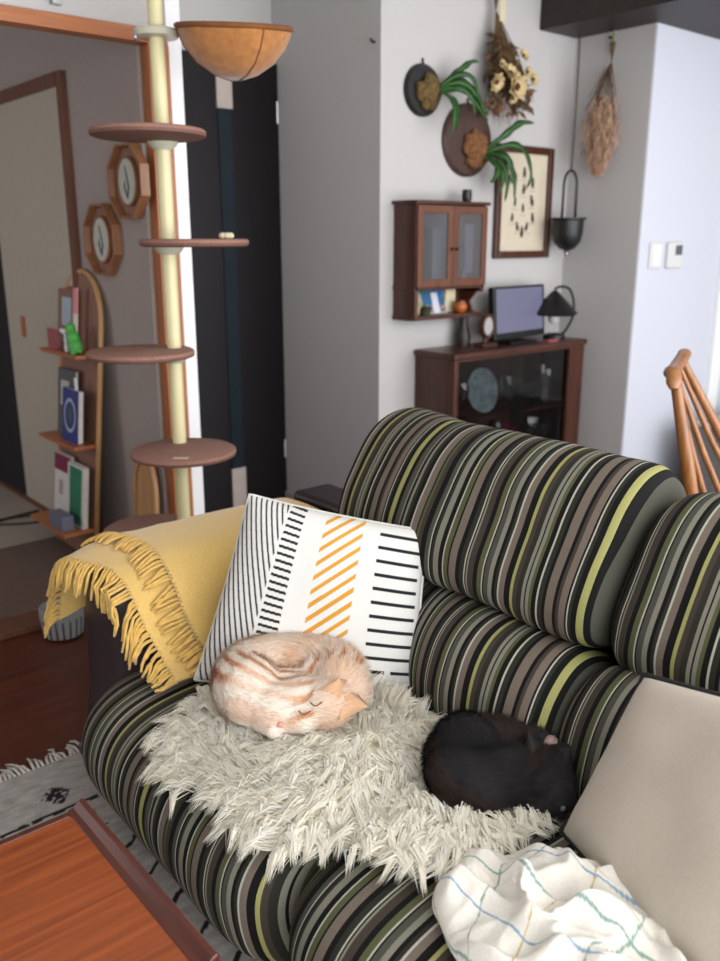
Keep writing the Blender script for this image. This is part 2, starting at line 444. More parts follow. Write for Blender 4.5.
# switch plates on the white panel wall
t = thing('light_switch', (3.73, 2.31, 1.13), 'plain white switch plate on the pale blue-white wall, left of the dark-display controller', 'light switch')
b = MB(); b.bx(3.68, 3.775, 2.292, 2.304, 1.13, 1.25); b.build('plate', M['white'], t, bevel=.004)
b = MB(); b.bx(3.70, 3.755, 2.287, 2.292, 1.145, 1.235); b.build('rocker', M['whitepaint'], t, bevel=.002)
t = thing('wall_controller', (3.87, 2.31, 1.13), 'white wall controller with small dark display, right of the plain switch', 'control panel')
b = MB(); b.bx(3.82, 3.94, 2.282, 2.304, 1.13, 1.25); b.build('housing', M['white'], t, bevel=.006)
b = MB(); b.bx(3.875, 3.93, 2.279, 2.282, 1.19, 1.235); b.build('display', plain('lcd', (92, 104, 110), .3), t)
# small hook and metal bracket
b = MB(); b.tube([(2.40, 2.755, 1.99), (2.385, 2.755, 1.99), (2.38, 2.755, 2.0)], .005, 8)
tag(b.build('wall_hook', M['black'], smooth=True), 'tiny dark hook on the grey recess wall near its corner', 'hook')
b = MB(); b.bx(1.135, 1.165, 2.735, 2.76, 1.93, 2.12); b.prism([(1.165, 2.735, 2.1), (1.165, 2.735, 1.935), (1.215, 2.735, 2.1)], (0, .01, 0))
b.bx(1.135, 1.165, 2.55, 2.76, 2.1, 2.12)
tag(b.build('shelf_bracket', M['metal']), 'grey metal bracket on the white wall above the orange wooden lintel', 'bracket')

# ------------------------------------------------------------------ cat tower
RX = V((.764, -.645, 0)); FD = V((.645, .764, 0))
PX, PY = 1.312, 2.45
def offs(r, d): return RX * r + FD * d + V((PX, PY, 0))
tw = thing('cat_tower', (PX, PY, 0), 'tall cream-poled cat tower with round brown platforms beside the black door', 'cat tower')
b = MB(); b.tube([(PX, PY, .03), (PX, PY, CZ - .01)], .0215, 20); b.build('pole', M['cream'], tw, smooth='auto')
b = MB(); b.lathe([(.20, 0), (.20, .03), (.03, .032)], (PX, PY, 0), 40); b.build('base', M['platform'], tw, smooth='auto', bevel=.004)
b = MB(); b.lathe([(.06, CZ - .02), (.06, CZ - .001)], (PX, PY, 0), 24); b.build('ceiling_cap', M['clear'], tw, smooth='auto')
for (r, dd, z) in ((-.018, -.10, 1.540), (.083, -.02, 1.243), (-.090, -.06, .917), (.030, -.09, .615), (-.095, -.03, .335)):
    c = offs(r, dd)
    b = MB(); b.lathe([(.149, 0), (.160, .004), (.162, .012)], (c.x, c.y, z), 48, mi=1)
    b.lathe([(.162, .012), (.160, .020), (.155, .023)], (c.x, c.y, z), 48)
    pl = b.build('platform', [M['platform'], M['platedge']], tw, smooth='auto')
    b = MB(); b.lathe([(.022, -.022), (.027, -.022), (.04, -.010), (.046, 0)], (PX, PY, z - .001), 24)
    b.build('bracket_collar', M['clear'], pl, smooth='auto')
# hammock bowl
def htilt(rr, a, z):
    # the ring sags a little towards the room
    v = V((rr * math.cos(a), rr * math.sin(a), 0)); return (hc.x + v.x, hc.y + v.y, hz + z * .88 + .16 * v.dot(FD) - .03 * v.dot(RX))
hc = offs(.222, .0); hz = 1.842
b = MB()
prof = [(.172, .0), (.168, -.018), (.150, -.06), (.115, -.105), (.065, -.14), (.012, -.158), (.008, -.15), (.06, -.132), (.11, -.098), (.143, -.056), (.160, -.016), (.164, 0)]
n = 64; vs = []
for (r, z) in prof:
    for k in range(n):
        a = 2 * PI * k / n
        rr = r * .94 * (1 + .012 * math.sin(6 * a)) ; vs.append(htilt(rr, a, z))
fs = [(i * n + k, i * n + (k + 1) % n, (i + 1) * n + (k + 1) % n, (i + 1) * n + k) for i in range(len(prof) - 1) for k in range(n)]
b.add(vs, fs)
ham = b.build('hammock_bowl', M['suede'], tw, smooth=True)
b = MB()
b.tube([htilt(.162, a, 0) for a in [2 * PI * k / 48 for k in range(49)]], .0075, 8)
b.build('rim', M['suede_dark'], ham, smooth=True)
b = MB()
for a0 in (2.6, 4.65, .5):
    b.tube([htilt((r + .001) * .94, a0, z) for r, z in prof[:6]], .0025, 6)
b.build('seam', M['suede_dark'], ham, smooth=True)
b = MB(); b.lathe([(.03, -.022), (.06, -.02), (.066, -.006), (.06, 0), (.03, .002)], (PX, PY, hz - .005), 28)
b.build('bracket_collar', M['clear'], tw, smooth='auto')
b = MB(); p0 = offs(.02, .0); p1 = offs(.09, .01)
b.tube([(p0.x, p0.y, hz - .012), (p1.x, p1.y, hz - .006)], .009, 8)
b.build('hammock_arm', M['metal'], tw, smooth=True); b = MB(); b.tube([(offs(-.055, -.02).x, offs(-.055, -.02).y, hz - .04), (offs(-.055, -.02).x, offs(-.055, -.02).y, hz - .005)], .005, 8)
b.build('clamp_screw', M['metal'], tw, smooth=True)
# small white toy resting on the second platform
c = offs(.185, -.05); b = MB()
for i in range(5): b.ell((c.x + random.uniform(-.018, .018), c.y + random.uniform(-.012, .012), 1.243 + .023 + .009), (.011, .011, .0095), 10, 8)
tag(b.build('cat_toy', M['kraft'], smooth=True), 'small pale crumpled cat toy on the second-highest tower platform', 'cat toy')
c = offs(.045, -.21); b = MB(); b.box((c.x, c.y, .615 + .0235), (.045, .016, .001), rz=-.7)
tag(b.build('paper_slip', M['kraft']), 'small pale paper slip on the tower platform second from the bottom', 'paper')

# ------------------------------------------------------------------ tatami room
def octpts(X, yc, zc, ry, rz, rot=PI / 8):
    return [V((X, yc + ry * math.cos(rot + k * PI / 4), zc + rz * math.sin(rot + k * PI / 4))) for k in range(8)]
def octframe(yc, zc, ry, rz, label):
    t = thing('wall_ornament', (1.42, yc, zc), label, 'wall decoration', None)
    A = octpts(1.418, yc, zc, ry, rz); B = octpts(1.386, yc, zc, ry, rz); C_ = octpts(1.386, yc, zc, ry * .93, rz * .93); D = octpts(1.408, yc, zc, ry * .90, rz * .90)
    b = MB(); P = [A, B, C_, D]; b.grid(P, 4, 8, closev=True); b.build('frame', M['octwood'], t)
    b = MB(); b.prism(octpts(1.418, yc, zc, ry * .915, rz * .915), (-.008, 0, 0)); b.build('mount_board', M['shelfwood'], t)
    b = MB(); b.prism([V((1.41, yc + ry * .50 * math.cos(2 * PI * k / 28), zc + rz * .62 * math.sin(2 * PI * k / 28))) for k in range(28)], (-.012, 0, 0))
    inner = b.build('oval_rim', M['octwood'], t)
    b = MB(); b.prism([V((1.398, yc + ry * .44 * math.cos(2 * PI * k / 28), zc + rz * .56 * math.sin(2 * PI * k / 28))) for k in range(28)], (-.002, 0, 0))
    pr = b.build('oval_print', M['oval'], t)
    b = MB()
    b.tube([(1.3955, yc - .004, zc - .055), (1.3955, yc - .016, zc - .02), (1.3955, yc - .006, zc + .02), (1.3955, yc + .004, zc + .05)], [.003, .004, .003, .002], 6)
    b.tube([(1.3955, yc - .004, zc - .055), (1.3955, yc + .014, zc - .015), (1.3955, yc + .010, zc + .005)], [.003, .004, .001], 6)
    b.build('motif', M['blueink'], pr)
octframe(3.115, 1.262, .135, .135, 'octagonal wooden wall ornament with a pale oval centre, lower of the pair')
octframe(2.875, 1.452, .135, .13, 'octagonal wooden wall ornament with a pale oval centre, upper one partly behind the tower platform')

# leaning arched shelf
sh = thing('arched_shelf', (1.36, 3.33, .03), 'tall narrow arched wooden shelf leaning on the tatami room wall', 'shelf')
def shX(z): return 1.285 + (z - .03) * (.12 / 1.12)
ys0, ys1 = 3.15, 3.52
arch = [V((shX(.03), ys0, .03)), V((shX(.95), ys0, .95))]
for k in range(1, 16):
    a = PI * k / 16
    z = .95 + .195 * math.sin(a); arch.append(V((shX(z), (ys0 + ys1) / 2 - (ys1 - ys0) / 2 * math.cos(a), z)))
arch += [V((shX(.95), ys1, .95)), V((shX(.03), ys1, .03))]
b = MB(); b.prism(arch, (.014, 0, 0)); b.build('back_panel', M['shelfwood'], sh, bevel=.002)
b = MB()
for i in range(len(arch) - 1):
    p, q = arch[i], arch[i + 1]
b.tube([p + V((.004, 0, 0)) for p in arch], .011, 6); b.build('edge_frame', M['lightwood'], sh, smooth=True)
for z, dp in ((.165, .125), (.50, .092), (.845, .092)):
    x1 = shX(z); b = MB(); b.bx(x1 - dp, x1, ys0 + .005, ys1 - .005, z - .014, z); b.build('shelf_board', M['orangewood'], sh, bevel=.002)
def book(name, y0, y1, z0, h, th, lean, m, label, cat, xoff=0, extra=None, grp=None):
    """a book resting on a shelf board at height z0, its cover facing -x"""
    x0 = shX(z0) - .014 - th - xoff
    t = thing(name, (x0, (y0 + y1) / 2, z0), label, cat, grp)
    s = lean
    def P(dx, y, z): return V((x0 + dx + s * z, y, z0 + z))
    b = MB()
    for (a0, a1) in ((0, .0025), (th - .0025, th)):
        b.prism([P(a0, y0, 0), P(a0, y1, 0), P(a0, y1, h), P(a0, y0, h)], (a1 - a0, 0, 0))
    b.prism([P(0, y1 - .002, 0), P(0, y1, 0), P(0, y1, h), P(0, y1 - .002, h)], (th, 0, 0))
    b.build('cover', m, t)
    b = MB(); b.prism([P(.0025, y0 + .003, .003), P(.0025, y1 - .002, .003), P(.0025, y1 - .002, h - .003), P(.0025, y0 + .003, h - .003)], (th - .005, 0, 0))
    b.build('pages', M['pages'], t)
    if extra: extra(t, P)
    return t
def ex_maroon(t, P):
    b = MB(); b.prism([P(-.001, 3.33, .185), P(-.001, 3.49, .185), P(-.001, 3.49, .252), P(-.001, 3.33, .252)], (.0009, 0, 0)); b.build('maroon_band', M['maroon'], t)
    b = MB()
    for k in range(5): b.prism([P(-.0012, 3.40, .09 + k * .012), P(-.0012, 3.44, .09 + k * .012), P(-.0012, 3.44, .096 + k * .012), P(-.0012, 3.40, .096 + k * .012)], (.001, 0, 0))
    b.build('cover_print', M['mauve'], t)
book('picture_book', 3.33, 3.49, .165, .255, .016, .105, M['bookwhite'], 'white book with maroon band standing on the lowest arched-shelf board', 'book', .002, ex_maroon)
def ex_green(t, P):
    b = MB(); b.prism([P(-.001, 3.185, .01), P(-.001, 3.30, .01), P(-.001, 3.30, .235), P(-.001, 3.185, .235)], (.0009, 0, 0)); pan = b.build('cover_panel', M['green'], t)
    b = MB()
    for k in range(7):
        y = 3.20 + k * .014; h = .04 + .03 * (k % 3); b.prism([P(-.0016, y, .03), P(-.0016, y + .008, .03), P(-.0016, y + .004, .03 + h)], (.0006, 0, 0))
    b.build('grass_print', plain('dark_green_print', (18, 74, 54), .7), pan)
book('picture_book', 3.165, 3.322, .165, .245, .02, .105, M['bookwhite'], 'green-covered picture book standing on the lowest arched-shelf board', 'book', .012, ex_green)
b = MB(); b.bx(shX(.165) - .118, shX(.165) - .068, 3.19, 3.32, .165, .225)
tag(b.build('storage_tin', plain('blue_grey_tin', (112, 112, 128), .5), bevel=.003), 'small blue-grey box in front of the green picture book', 'box')
def ex_navy(t, P):
    b = MB(); R = []
    for rr in (.045, .056):
        R.append([P(-.0012, 3.265 + rr * math.cos(2 * PI * k / 28), .105 + rr * 1.2 * math.sin(2 * PI * k / 28)) for k in range(28)])
    b.grid(R, 2, 28, closev=True); b.build('ring_print', M['skyblue'], t)
    b = MB(); b.prism([P(-.0012, 3.265 + .02 * math.cos(2 * PI * k / 20), .105 + .03 * math.sin(2 * PI * k / 20)) for k in range(20)], (.001, 0, 0)); b.build('centre_print', M['blueink'], t)
book('hardback_book', 3.19, 3.34, .50, .205, .024, .10, M['navy'], 'navy blue book with a pale ring on its cover, middle shelf board', 'book', .025, ex_navy)
def ex_grey(t, P):
    b = MB(); b.prism([P(-.001, 3.36, .12), P(-.001, 3.44, .12), P(-.001, 3.44, .22), P(-.001, 3.36, .22)], (.0009, 0, 0)); b.build('cover_photo', M['oval'], t)
book('hardback_book', 3.30, 3.47, .50, .265, .014, .105, M['greybook'], 'dark grey framed book standing behind the navy book', 'book', .002, ex_grey)
b = MB(); b.box((shX(.60) - .035, 3.25, .50 + .125), (.010, .016, .25)); tag(b.build('stick', M['white'], bevel=.002), 'narrow white stick standing behind the navy book', 'stick')
def ex_top(t, P):
    b = MB(); b.prism([P(-.001, 3.36, .09), P(-.001, 3.45, .09), P(-.001, 3.45, .2), P(-.001, 3.36, .2)], (.0009, 0, 0)); b.build('cover_photo', M['skyblue'], t)
book('postcard_book', 3.34, 3.49, .845, .23, .010, .105, M['shelfwood'], 'brown booklet with pale picture on the top arched-shelf board', 'book', .002, ex_top)
b = MB(); x = shX(.845) - .045
b.prism([(x, 3.27, .845), (x, 3.295, .845), (x + .024, 3.295, 1.085), (x + .024, 3.27, 1.085)], (.01, 0, 0), mi=0); b.prism([(x + .014, 3.269, .99), (x + .014, 3.296, .99), (x + .024, 3.296, 1.086), (x + .024, 3.269, 1.086)], (.0105, 0, 0), mi=1)
tag(b.build('bookmark_card', [M['pages'], M['pinkbook']]), 'thin upright pink and cream card on the top arched-shelf board', 'card')
b = MB(); x = shX(.845) - .075; b.bx(x, x + .012, 3.38, 3.46, .845, .925); tag(b.build('red_booklet', M['redbook']), 'small dull red booklet left of the green figurine', 'booklet')
# green dinosaur-like figurine and white figure
def skin_obj(name, pts, parent, mat, res=.004, mats=None, smooth_it=6, colf=None, labels=None):
    """one continuous surface from a chain of balls (centre, radii) fused by a voxel remesh"""
    b = MB()
    for c, r, R in pts: b.ell(c, r if hasattr(r, '__len__') else (r, r, r), 16, 12, R)
    o = b.build(name + '_raw', mat)
    md = o.modifiers.new('r', 'REMESH'); md.mode = 'VOXEL'; md.voxel_size = res
    ms = o.modifiers.new('s', 'SMOOTH'); ms.factor = .5; ms.iterations = smooth_it
    dg = bpy.context.evaluated_depsgraph_get(); dg.update()
    ev = o.evaluated_get(dg); me = bpy.data.meshes.new_from_object(ev)
    loc = o.location.copy()
    raw = o.data; bpy.data.objects.remove(o); bpy.data.meshes.remove(raw)
    mb = MB(); off = loc
    if colf:
        for v in me.vertices:
            p = v.co + off; mb.v.append(p); mb.c.append(tuple(colf(p)))
        mb.f = [tuple(p.vertices) for p in me.polygons]; mb.m = [0] * len(mb.f)
    else:
        mb.add([v.co + off for v in me.vertices], [tuple(p.vertices) for p in me.polygons], 0)
    bpy.data.meshes.remove(me)
    return mb.build(name, mat, parent, smooth=True, fixn=False)
x = shX(.845) - .07
fg = skin_obj('green_figurine', [((x, 3.20, .875), (.026, .03, .03), None), ((x, 3.215, .905), (.024, .026, .03), None), ((x, 3.235, .94), (.02, .02, .022), None), ((x - .015, 3.19, .853), (.012, .012, .009), None), ((x + .012, 3.205, .853), (.012, .012, .009), None), ((x, 3.172, .862), (.014, .014, .01), None)], None, M['greenbright'])
tag(fg, 'bright green plump figurine on the top arched-shelf board', 'figurine')
wf = skin_obj('white_figurine', [((x - .005, 3.275, .865), (.01, .01, .021), None), ((x - .005, 3.275, .895), (.009, .009, .02), None), ((x - .005, 3.28, .925), (.014, .016, .012), None), ((x - .012, 3.29, .93), (.01, .012, .008), None)], None, M['white'], .003)
tag(wf, 'small slim white figurine left of the green figurine', 'figurine')

# bentwood arch near the jamb, outlet with plug, black cable
ap = [V((1.30, 2.62 + .0, .03))]
t = thing('bentwood_arch', (1.36, 2.88, .03), 'arched light plywood panel leaning behind the cat tower', 'panel')
def archpan(y0, y1, zt, x0, x1):
    pts = [V((x0, y0, .028))]; 
    for k in range(0, 17):
        a = PI * k / 16; yy = (y0 + y1) / 2 - (y1 - y0) / 2 * math.cos(a); z = zt - .16 + .16 * math.sin(a); pts.append(V((x0 + (x1 - x0) * z / zt, yy, z)))
    pts.append(V((x0, y1, .028))); return pts
pa = archpan(2.80, 2.965, .50, 1.375, 1.40)
b = MB(); b.prism(pa, (.012, 0, 0)); b.build('panel', M['lightwood'], t, bevel=.002)
b = MB(); b.tube([p + V((-.002, 0, 0)) for p in pa], .010, 8); b.build('rim', M['lightwood'], t, smooth=True)
t = thing('wall_outlet', (1.42, 3.06, .085), 'small wall outlet with a green plug beside the arched shelf', 'outlet')
b = MB(); b.bx(1.411, 1.42, 3.02, 3.10, .085, .20); b.build('plate', M['white'], t, bevel=.002)
b = MB(); b.bx(1.385, 1.412, 3.04, 3.075, .10, .14); b.build('plug', M['green'], t, bevel=.003)
b = MB(); b.tube(crom([(.85, 3.95, .034), (1.05, 3.9, .034), (1.17, 3.93, .034), (1.30, 3.90, .034), (1.38, 3.86, .036), (1.38, 3.78, .034), (1.25, 3.80, .034), (1.13, 3.88, .034), (1.18, 3.91, .038), (1.36, 3.95, .036)], 60, False), .0055, 6)
tag(b.build('power_cable', M['black'], smooth=True), 'black power cable looping over the tatami floor', 'cable')
# ribbed bowl on the floor
t = thing('ribbed_bowl', (.955, 2.655, 0), 'grey ribbed ceramic bowl on the floor beyond the sofa arm', 'bowl')
n = 72; prof = [(.048, .002), (.061, .008), (.069, .072), (.071, .102), (.065, .104), (.061, .072), (.052, .016), (.001, .014)]
vs = []
for i, (r, z) in enumerate(prof):
    for k in range(n):
        rr = r * (1 + (.035 if 1 <= i <= 2 else 0) * math.cos(2 * PI * k / n * 18)); vs.append((.955 + rr * math.cos(2 * PI * k / n), 2.655 + rr * math.sin(2 * PI * k / n), z))
b = MB(); b.add(vs, [(i * n + k, i * n + (k + 1) % n, (i + 1) * n + (k + 1) % n, (i + 1) * n + k) for i in range(len(prof) - 1) for k in range(n)])
b.f.append(tuple(range(n))[::-1]); b.m.append(0)
b.build('bowl_body', M['ribbed'], t, smooth='auto')
b = MB()
for k in range(18):
    a = 2 * PI * (k + .5) / 18; b.tube([(.955 + r * math.cos(a), 2.655 + r * math.sin(a), z) for r, z in ((.0595, .010), (.067, .070))], .003, 5)
b.build('groove', M['ribdark'], t, smooth=True)

# ------------------------------------------------------------------ display wall
WY = 2.72
# wall cabinet with glazed doors
cx0, cx1, cy, cz0, cz1 = 2.47, 2.885, 2.575, .945, 1.412
wc = thing('wall_cabinet', ((cx0 + cx1) / 2, WY, cz0), 'small brown wall cabinet with two glazed doors over an open shelf', 'cabinet')
b = MB()
b.bx(cx0 + .004, cx0 + .02, cy + .012, WY, cz0, cz1 - .012); b.bx(cx1 - .02, cx1 - .004, cy + .012, WY, cz0 + .10, cz1 - .012)
b.prism([(cx1 - .02, WY, cz0), (cx1 - .02, cy + .06, cz0), (cx1 - .02, cy + .085, cz0 + .06), (cx1 - .02, cy + .02, cz0 + .125), (cx1 - .02, WY, cz0 + .125)], (.016, 0, 0))
b.bx(cx0, cx1, cy + .025, WY, cz0 - .004, cz0 + .014); b.bx(cx0, cx1, cy + .012, WY, cz0 + .118, cz0 + .134)
b.bx(cx0 + .02, cx1 - .02, WY - .008, WY - .001, cz0, cz1)
b.build('carcass', M['darkwood_z'], wc, bevel=.002)
b = MB(); b.bx(cx0 - .008, cx1 + .006, cy - .004, WY, cz1 - .014, cz1); b.build('top_board', M['darkwood'], wc, bevel=.002)
b = MB(); b.bx(cx0 + .02, cx1 - .02, WY - .012, WY - .0085, cz0 + .134, cz1 - .014); b.build('back_lining', M['skyblue'], wc)
xm = (cx0 + cx1) / 2
for (a0, a1, hx) in ((cx0 + .006, xm - .001, xm - .014), (xm + .001, cx1 - .006, xm + .014)):
    z0, z1 = cz0 + .13, cz1 - .018; w = .03
    b = MB(); b.bx(a0, a0 + w, cy, cy + .014, z0, z1); b.bx(a1 - w, a1, cy, cy + .014, z0, z1); b.bx(a0 + w, a1 - w, cy, cy + .014, z0, z0 + w); b.bx(a0 + w, a1 - w, cy, cy + .014, z1 - w, z1)
    dr = b.build('door', M['midwood'], wc, bevel=.002)
    b = MB(); b.bx(a0 + w, a1 - w, cy + .006, cy + .008, z0 + w, z1 - w); b.build('glass_pane', M['paneglass'], dr)
    b = MB(); b.ell((hx, cy - .008, (z0 + z1) / 2 - .01), (.007, .009, .007), 12, 8); b.build('knob', M['darkwood'], dr, smooth=True)
# things inside the cabinet
b = MB(); b.bx(2.60, 2.655, 2.62, 2.68, cz0 + .134, cz0 + .36); tag(b.build('white_packet', plain('packet', (196, 206, 220), .6), bevel=.004), 'tall pale packet behind the cabinet left glass door', 'packet')
b = MB(); b.bx(2.735, 2.775, 2.60, 2.612, cz0 + .2, cz0 + .29); b.bx(2.75, 2.76, 2.60, 2.612, cz0 + .134, cz0 + .2); tag(b.build('blue_card_stand', plain('slate_blue', (72, 92, 112), .6)), 'small slate blue card stand behind the cabinet right glass door', 'card stand')
b = MB(); b.bx(2.79, 2.845, 2.62, 2.68, cz0 + .134, cz0 + .38, mi=0); b.bx(2.80, 2.84, 2.617, 2.62, cz0 + .14, cz0 + .18, mi=1)
tag(b.build('lilac_box', [plain('lilac', (190, 188, 214), .6), plain('violet', (84, 60, 120), .6)], bevel=.003), 'tall lilac box behind the cabinet right glass door', 'box')
# open shelf items
b = MB(); z = cz0 + .0145
b.prism([(2.555, 2.66, z), (2.735, 2.66, z), (2.735, 2.69, z + .098), (2.555, 2.69, z + .098)], (0, .003, 0))
pc = thing('postcard', (2.645, 2.66, z), 'blue and green painted postcard leaning on the wall cabinet open shelf', 'postcard')
b.build('card', M['whitepaint'], pc)
rnd = random.Random(3)
N = 22; b2 = MB(); P = []
for i in range(N * 2):
    row = []
    for j in range(N):
        u = i / (N * 2 - 1); v = j / (N - 1); p = V((2.557 + .176 * u, 2.659 + .0294 * v, z + .002 + .094 * v)); row.append(p)
    P.append(row)
st = len(b2.v); b2.grid(P, N * 2, N)
cs = []
for i in range(N * 2):
    for j in range(N):
        u = i / (N * 2 - 1); v = j / (N - 1); q = noise.noise(V((u * 9, v * 5, .3))); q2 = noise.noise(V((u * 14, v * 9, 4.3)))
        if .56 < u < .78 and v < .86: c = lin((226, 226, 236))
        elif v > .35: c = lin((58, 104, 168)) if q > -.15 else lin((66, 120, 66))
        else: c = lin((150, 168, 170)) if q2 > .1 else (lin((190, 130, 120)) if q2 > -.12 else lin((84, 104, 92)))
        cs.append(c)
b2.c = cs; b2.build('painted_scene', vcol('postcard_paint', .6, 40, .05, 0), pc, fixn=False)
b = MB(); b.lathe([(.018, 0), (.026, .02), (.028, .05), (.018, .085), (.006, .10)], (2.53, 2.64, cz0 + .0145), 20)
tag(b.build('stone_ornament', plain('mottled_stone', (168, 156, 128), .8, noise_amt=.5, nscale=60), smooth='auto'), 'mottled rounded stone ornament left of the postcard', 'ornament')
b = MB(); b.lathe([(.022, 0), (.026, .03), (.020, .036), (.001, .037)], (2.555, 2.61, cz0 + .0145), 16)
tag(b.build('dark_pot', plain('mossy_dark', (54, 52, 34), .8, noise_amt=.5), smooth='auto'), 'little dark mossy pot in front of the stone ornament', 'pot')
b = MB(); b.bx(2.74, 2.80, 2.675, 2.69, cz0 + .0145, cz0 + .11); tag(b.build('cream_card', M['kraft'], bevel=.002), 'blank cream card right of the painted postcard', 'card')
t = thing('amber_jar', (2.79, 2.635, cz0 + .0145), 'small round amber jar on the wall cabinet open shelf', 'jar')
b = MB(); b.lathe([(.016, 0), (.028, .012), (.03, .028), (.022, .042)], (2.79, 2.635, cz0 + .0145), 20); b.build('jar_body', M['orangejar'], t, smooth='auto')
b = MB(); b.lathe([(.023, .042), (.023, .05), (.001, .051)], (2.79, 2.635, cz0 + .0145), 20); b.build('lid', M['midwood'], t, smooth='auto')
b = MB(); b.lathe([(.016, 0), (.022, .02), (.02, .05), (.012, .052)], (2.815, 2.64, cz1), 16)
tag(b.build('pot', M['black'], smooth='auto'), 'tiny black pot on top of the wall cabinet', 'pot')

# mounted plants
def disc_plant(cx_, cz_, r, m, mm, label, leaves, cpx, cpz, cr):
    t = thing('mounted_plant', (cx_, WY, cz_), label, 'wall plant')
    Rm = Matrix.Rotation(PI / 2, 3, 'X')
    b = MB(); b.lathe([(r, .001), (r, .012), (r * .93, .022), (.001, .022)], (cx_, WY, cz_), 44, Rm); b.build('backing_disc', m, t, smooth='auto')
    b = MB(); b.tube([(cx_, WY - .01, cz_ + r), (cx_, WY - .006, cz_ + r + .02)], .004, 6); b.build('hanger', M['black'], t)
    b = MB()
    for k in range(140):
        a = random.uniform(0, 2 * PI); q = cr * math.sqrt(random.random()) * .9; h = .035 * (1 - (q / cr) ** 2)
        b.ell((cpx + q * math.cos(a), WY - .024 - h * .7, cpz + q * math.sin(a)), (random.uniform(.012, .024), random.uniform(.012, .02), random.uniform(.012, .024)), 8, 6)
    b.build('moss_ball', mm, t, smooth=True)
    for lf in leaves:
        pts, w = lf
        path = crom([V(p) for p in pts], 14, False)
        b = MB(); P = []
        for i, p in enumerate(path):
            tt = i / 13; ww = w * 1.25 * (math.sin(PI * min(1, tt * .93 + .07)) ** .6) * (1 + .18 * math.sin(tt * 22))
            d = (path[min(i + 1, 13)] - path[max(i - 1, 0)]).normalized()
            side = d.cross(V((0, -1, .25))).normalized()
            nn = side.cross(d).normalized() * .0022
            P.append([p - side * ww, p + nn, p + side * ww, p - nn])
        b.grid(P, 14, 4, closev=True); b.build('leaf', M['leaf'], t, smooth=True)
def Lf(x, z, *rel, w=.012, y=2.66):
    return ([(x, y, z)] + [(x + a, y - .02 - k, z + c_) for (a, c_, k) in rel], w)
y_ = 2.655
disc_plant(2.616, 1.835, .098, M['discblack'], M['moss'], 'dark round plaque with moss and trailing green leaves, smaller of the wall plants',
    [Lf(2.665, 1.85, (.05, .05, .02), (.12, .095, .03), (.165, .10, .03), w=.010),
     Lf(2.665, 1.85, (.05, .04, .03), (.11, .03, .05), (.15, -.06, .06), w=.010),
     Lf(2.665, 1.84, (.06, .025, .03), (.13, -.01, .05), (.185, -.09, .06), w=.014),
     Lf(2.665, 1.84, (.05, .0, .04), (.10, -.035, .06), (.12, -.10, .06), w=.013),
     Lf(2.665, 1.83, (.01, -.04, .04), (.005, -.10, .06), (-.015, -.17, .06), w=.013),
     Lf(2.665, 1.83, (.025, -.04, .04), (.03, -.10, .05), (.02, -.14, .06), w=.011),
     Lf(2.665, 1.83, (.07, .01, .04), (.15, -.05, .05), (.21, -.10, .05), w=.015)], 2.63, 1.83, .058)
disc_plant(2.882, 1.665, .146, M['discbrown'], M['mossred'], 'larger brown round plaque with reddish fibre ball and long green leaves',
    [Lf(2.96, 1.64, (.05, .05, .03), (.13, .10, .04), (.21, .105, .05), w=.012),
     Lf(2.95, 1.62, (.08, .03, .05), (.16, .0, .06), (.205, -.09, .06), (.17, -.15, .06), w=.012),
     Lf(2.95, 1.62, (.03, -.05, .05), (.05, -.12, .06), (.05, -.20, .05), w=.014),
     Lf(2.95, 1.62, (.05, -.03, .05), (.09, -.10, .06), (.10, -.19, .06), w=.014),
     Lf(2.94, 1.60, (.01, -.05, .05), (-.02, -.09, .06), (-.05, -.11, .06), w=.014),
     Lf(2.95, 1.62, (.03, -.02, .06), (.06, -.07, .07), (.065, -.13, .07), w=.016),
     Lf(2.95, 1.61, (.02, -.06, .05), (.02, -.11, .06), (.0, -.16, .06), w=.012)], 2.915, 1.63, .072)

# framed insect print
fx0, fx1, fz0, fz1 = 3.073, 3.46, 1.178, 1.666
pf = thing('framed_print', ((fx0 + fx1) / 2, WY, fz0), 'brown-framed vintage print of dark beetles on cream paper', 'picture')
w = .032; b = MB()
for (x0, x1, z0, z1) in ((fx0, fx0 + w, fz0, fz1), (fx1 - w, fx1, fz0, fz1), (fx0 + w, fx1 - w, fz0, fz0 + w), (fx0 + w, fx1 - w, fz1 - w, fz1)): b.bx(x0, x1, WY - .024, WY - .001, z0, z1)
b.build('frame', M['darkwood_z'], pf, bevel=.004)
b = MB(); b.bx(fx0 + w, fx1 - w, WY - .008, WY - .002, fz0 + w, fz1 - w); pr = b.build('print', M['creampaper'], pf)
for (u, v, s, tl) in ((.5, .86, 1.1, 0), (.26, .77, 1.2, .15), (.74, .74, 1.1, 0), (.5, .66, 1.1, .1), (.28, .50, .9, .2), (.74, .52, 1.2, -.3), (.5, .43, .9, 0), (.22, .31, .9, .1), (.78, .31, 1.1, -.15), (.37, .20, 1, -.3), (.62, .20, 1, .35), (.5, .13, 1.2, 0)):
    xx = fx0 + w + (fx1 - fx0 - 2 * w) * (.1 + .8 * u); zz = fz0 + w + (fz1 - fz0 - 2 * w) * (.08 + .84 * v)
    Rm = Matrix.Rotation(tl, 3, 'Y'); b = MB()
    b.ell((xx, WY - .0088, zz), (.009 * s, .0012, .017 * s), 10, 8, Rm)
    b.ell(V((xx, WY - .0088, zz)) + Rm @ V((0, 0, .02 * s)), (.006 * s, .0012, .006 * s), 8, 6)
    for sx in (-1, 1):
        for k, dz in enumerate((.01, 0, -.01)):
            b.tube([V((xx, WY - .0088, zz)) + Rm @ V((0, 0, dz * s)), V((xx, WY - .0088, zz)) + Rm @ V((sx * .015 * s, 0, (dz + (.006 - .007 * k)) * s))], .0009, 4)
    b.build('beetle', M['ink'], pr, smooth=True)
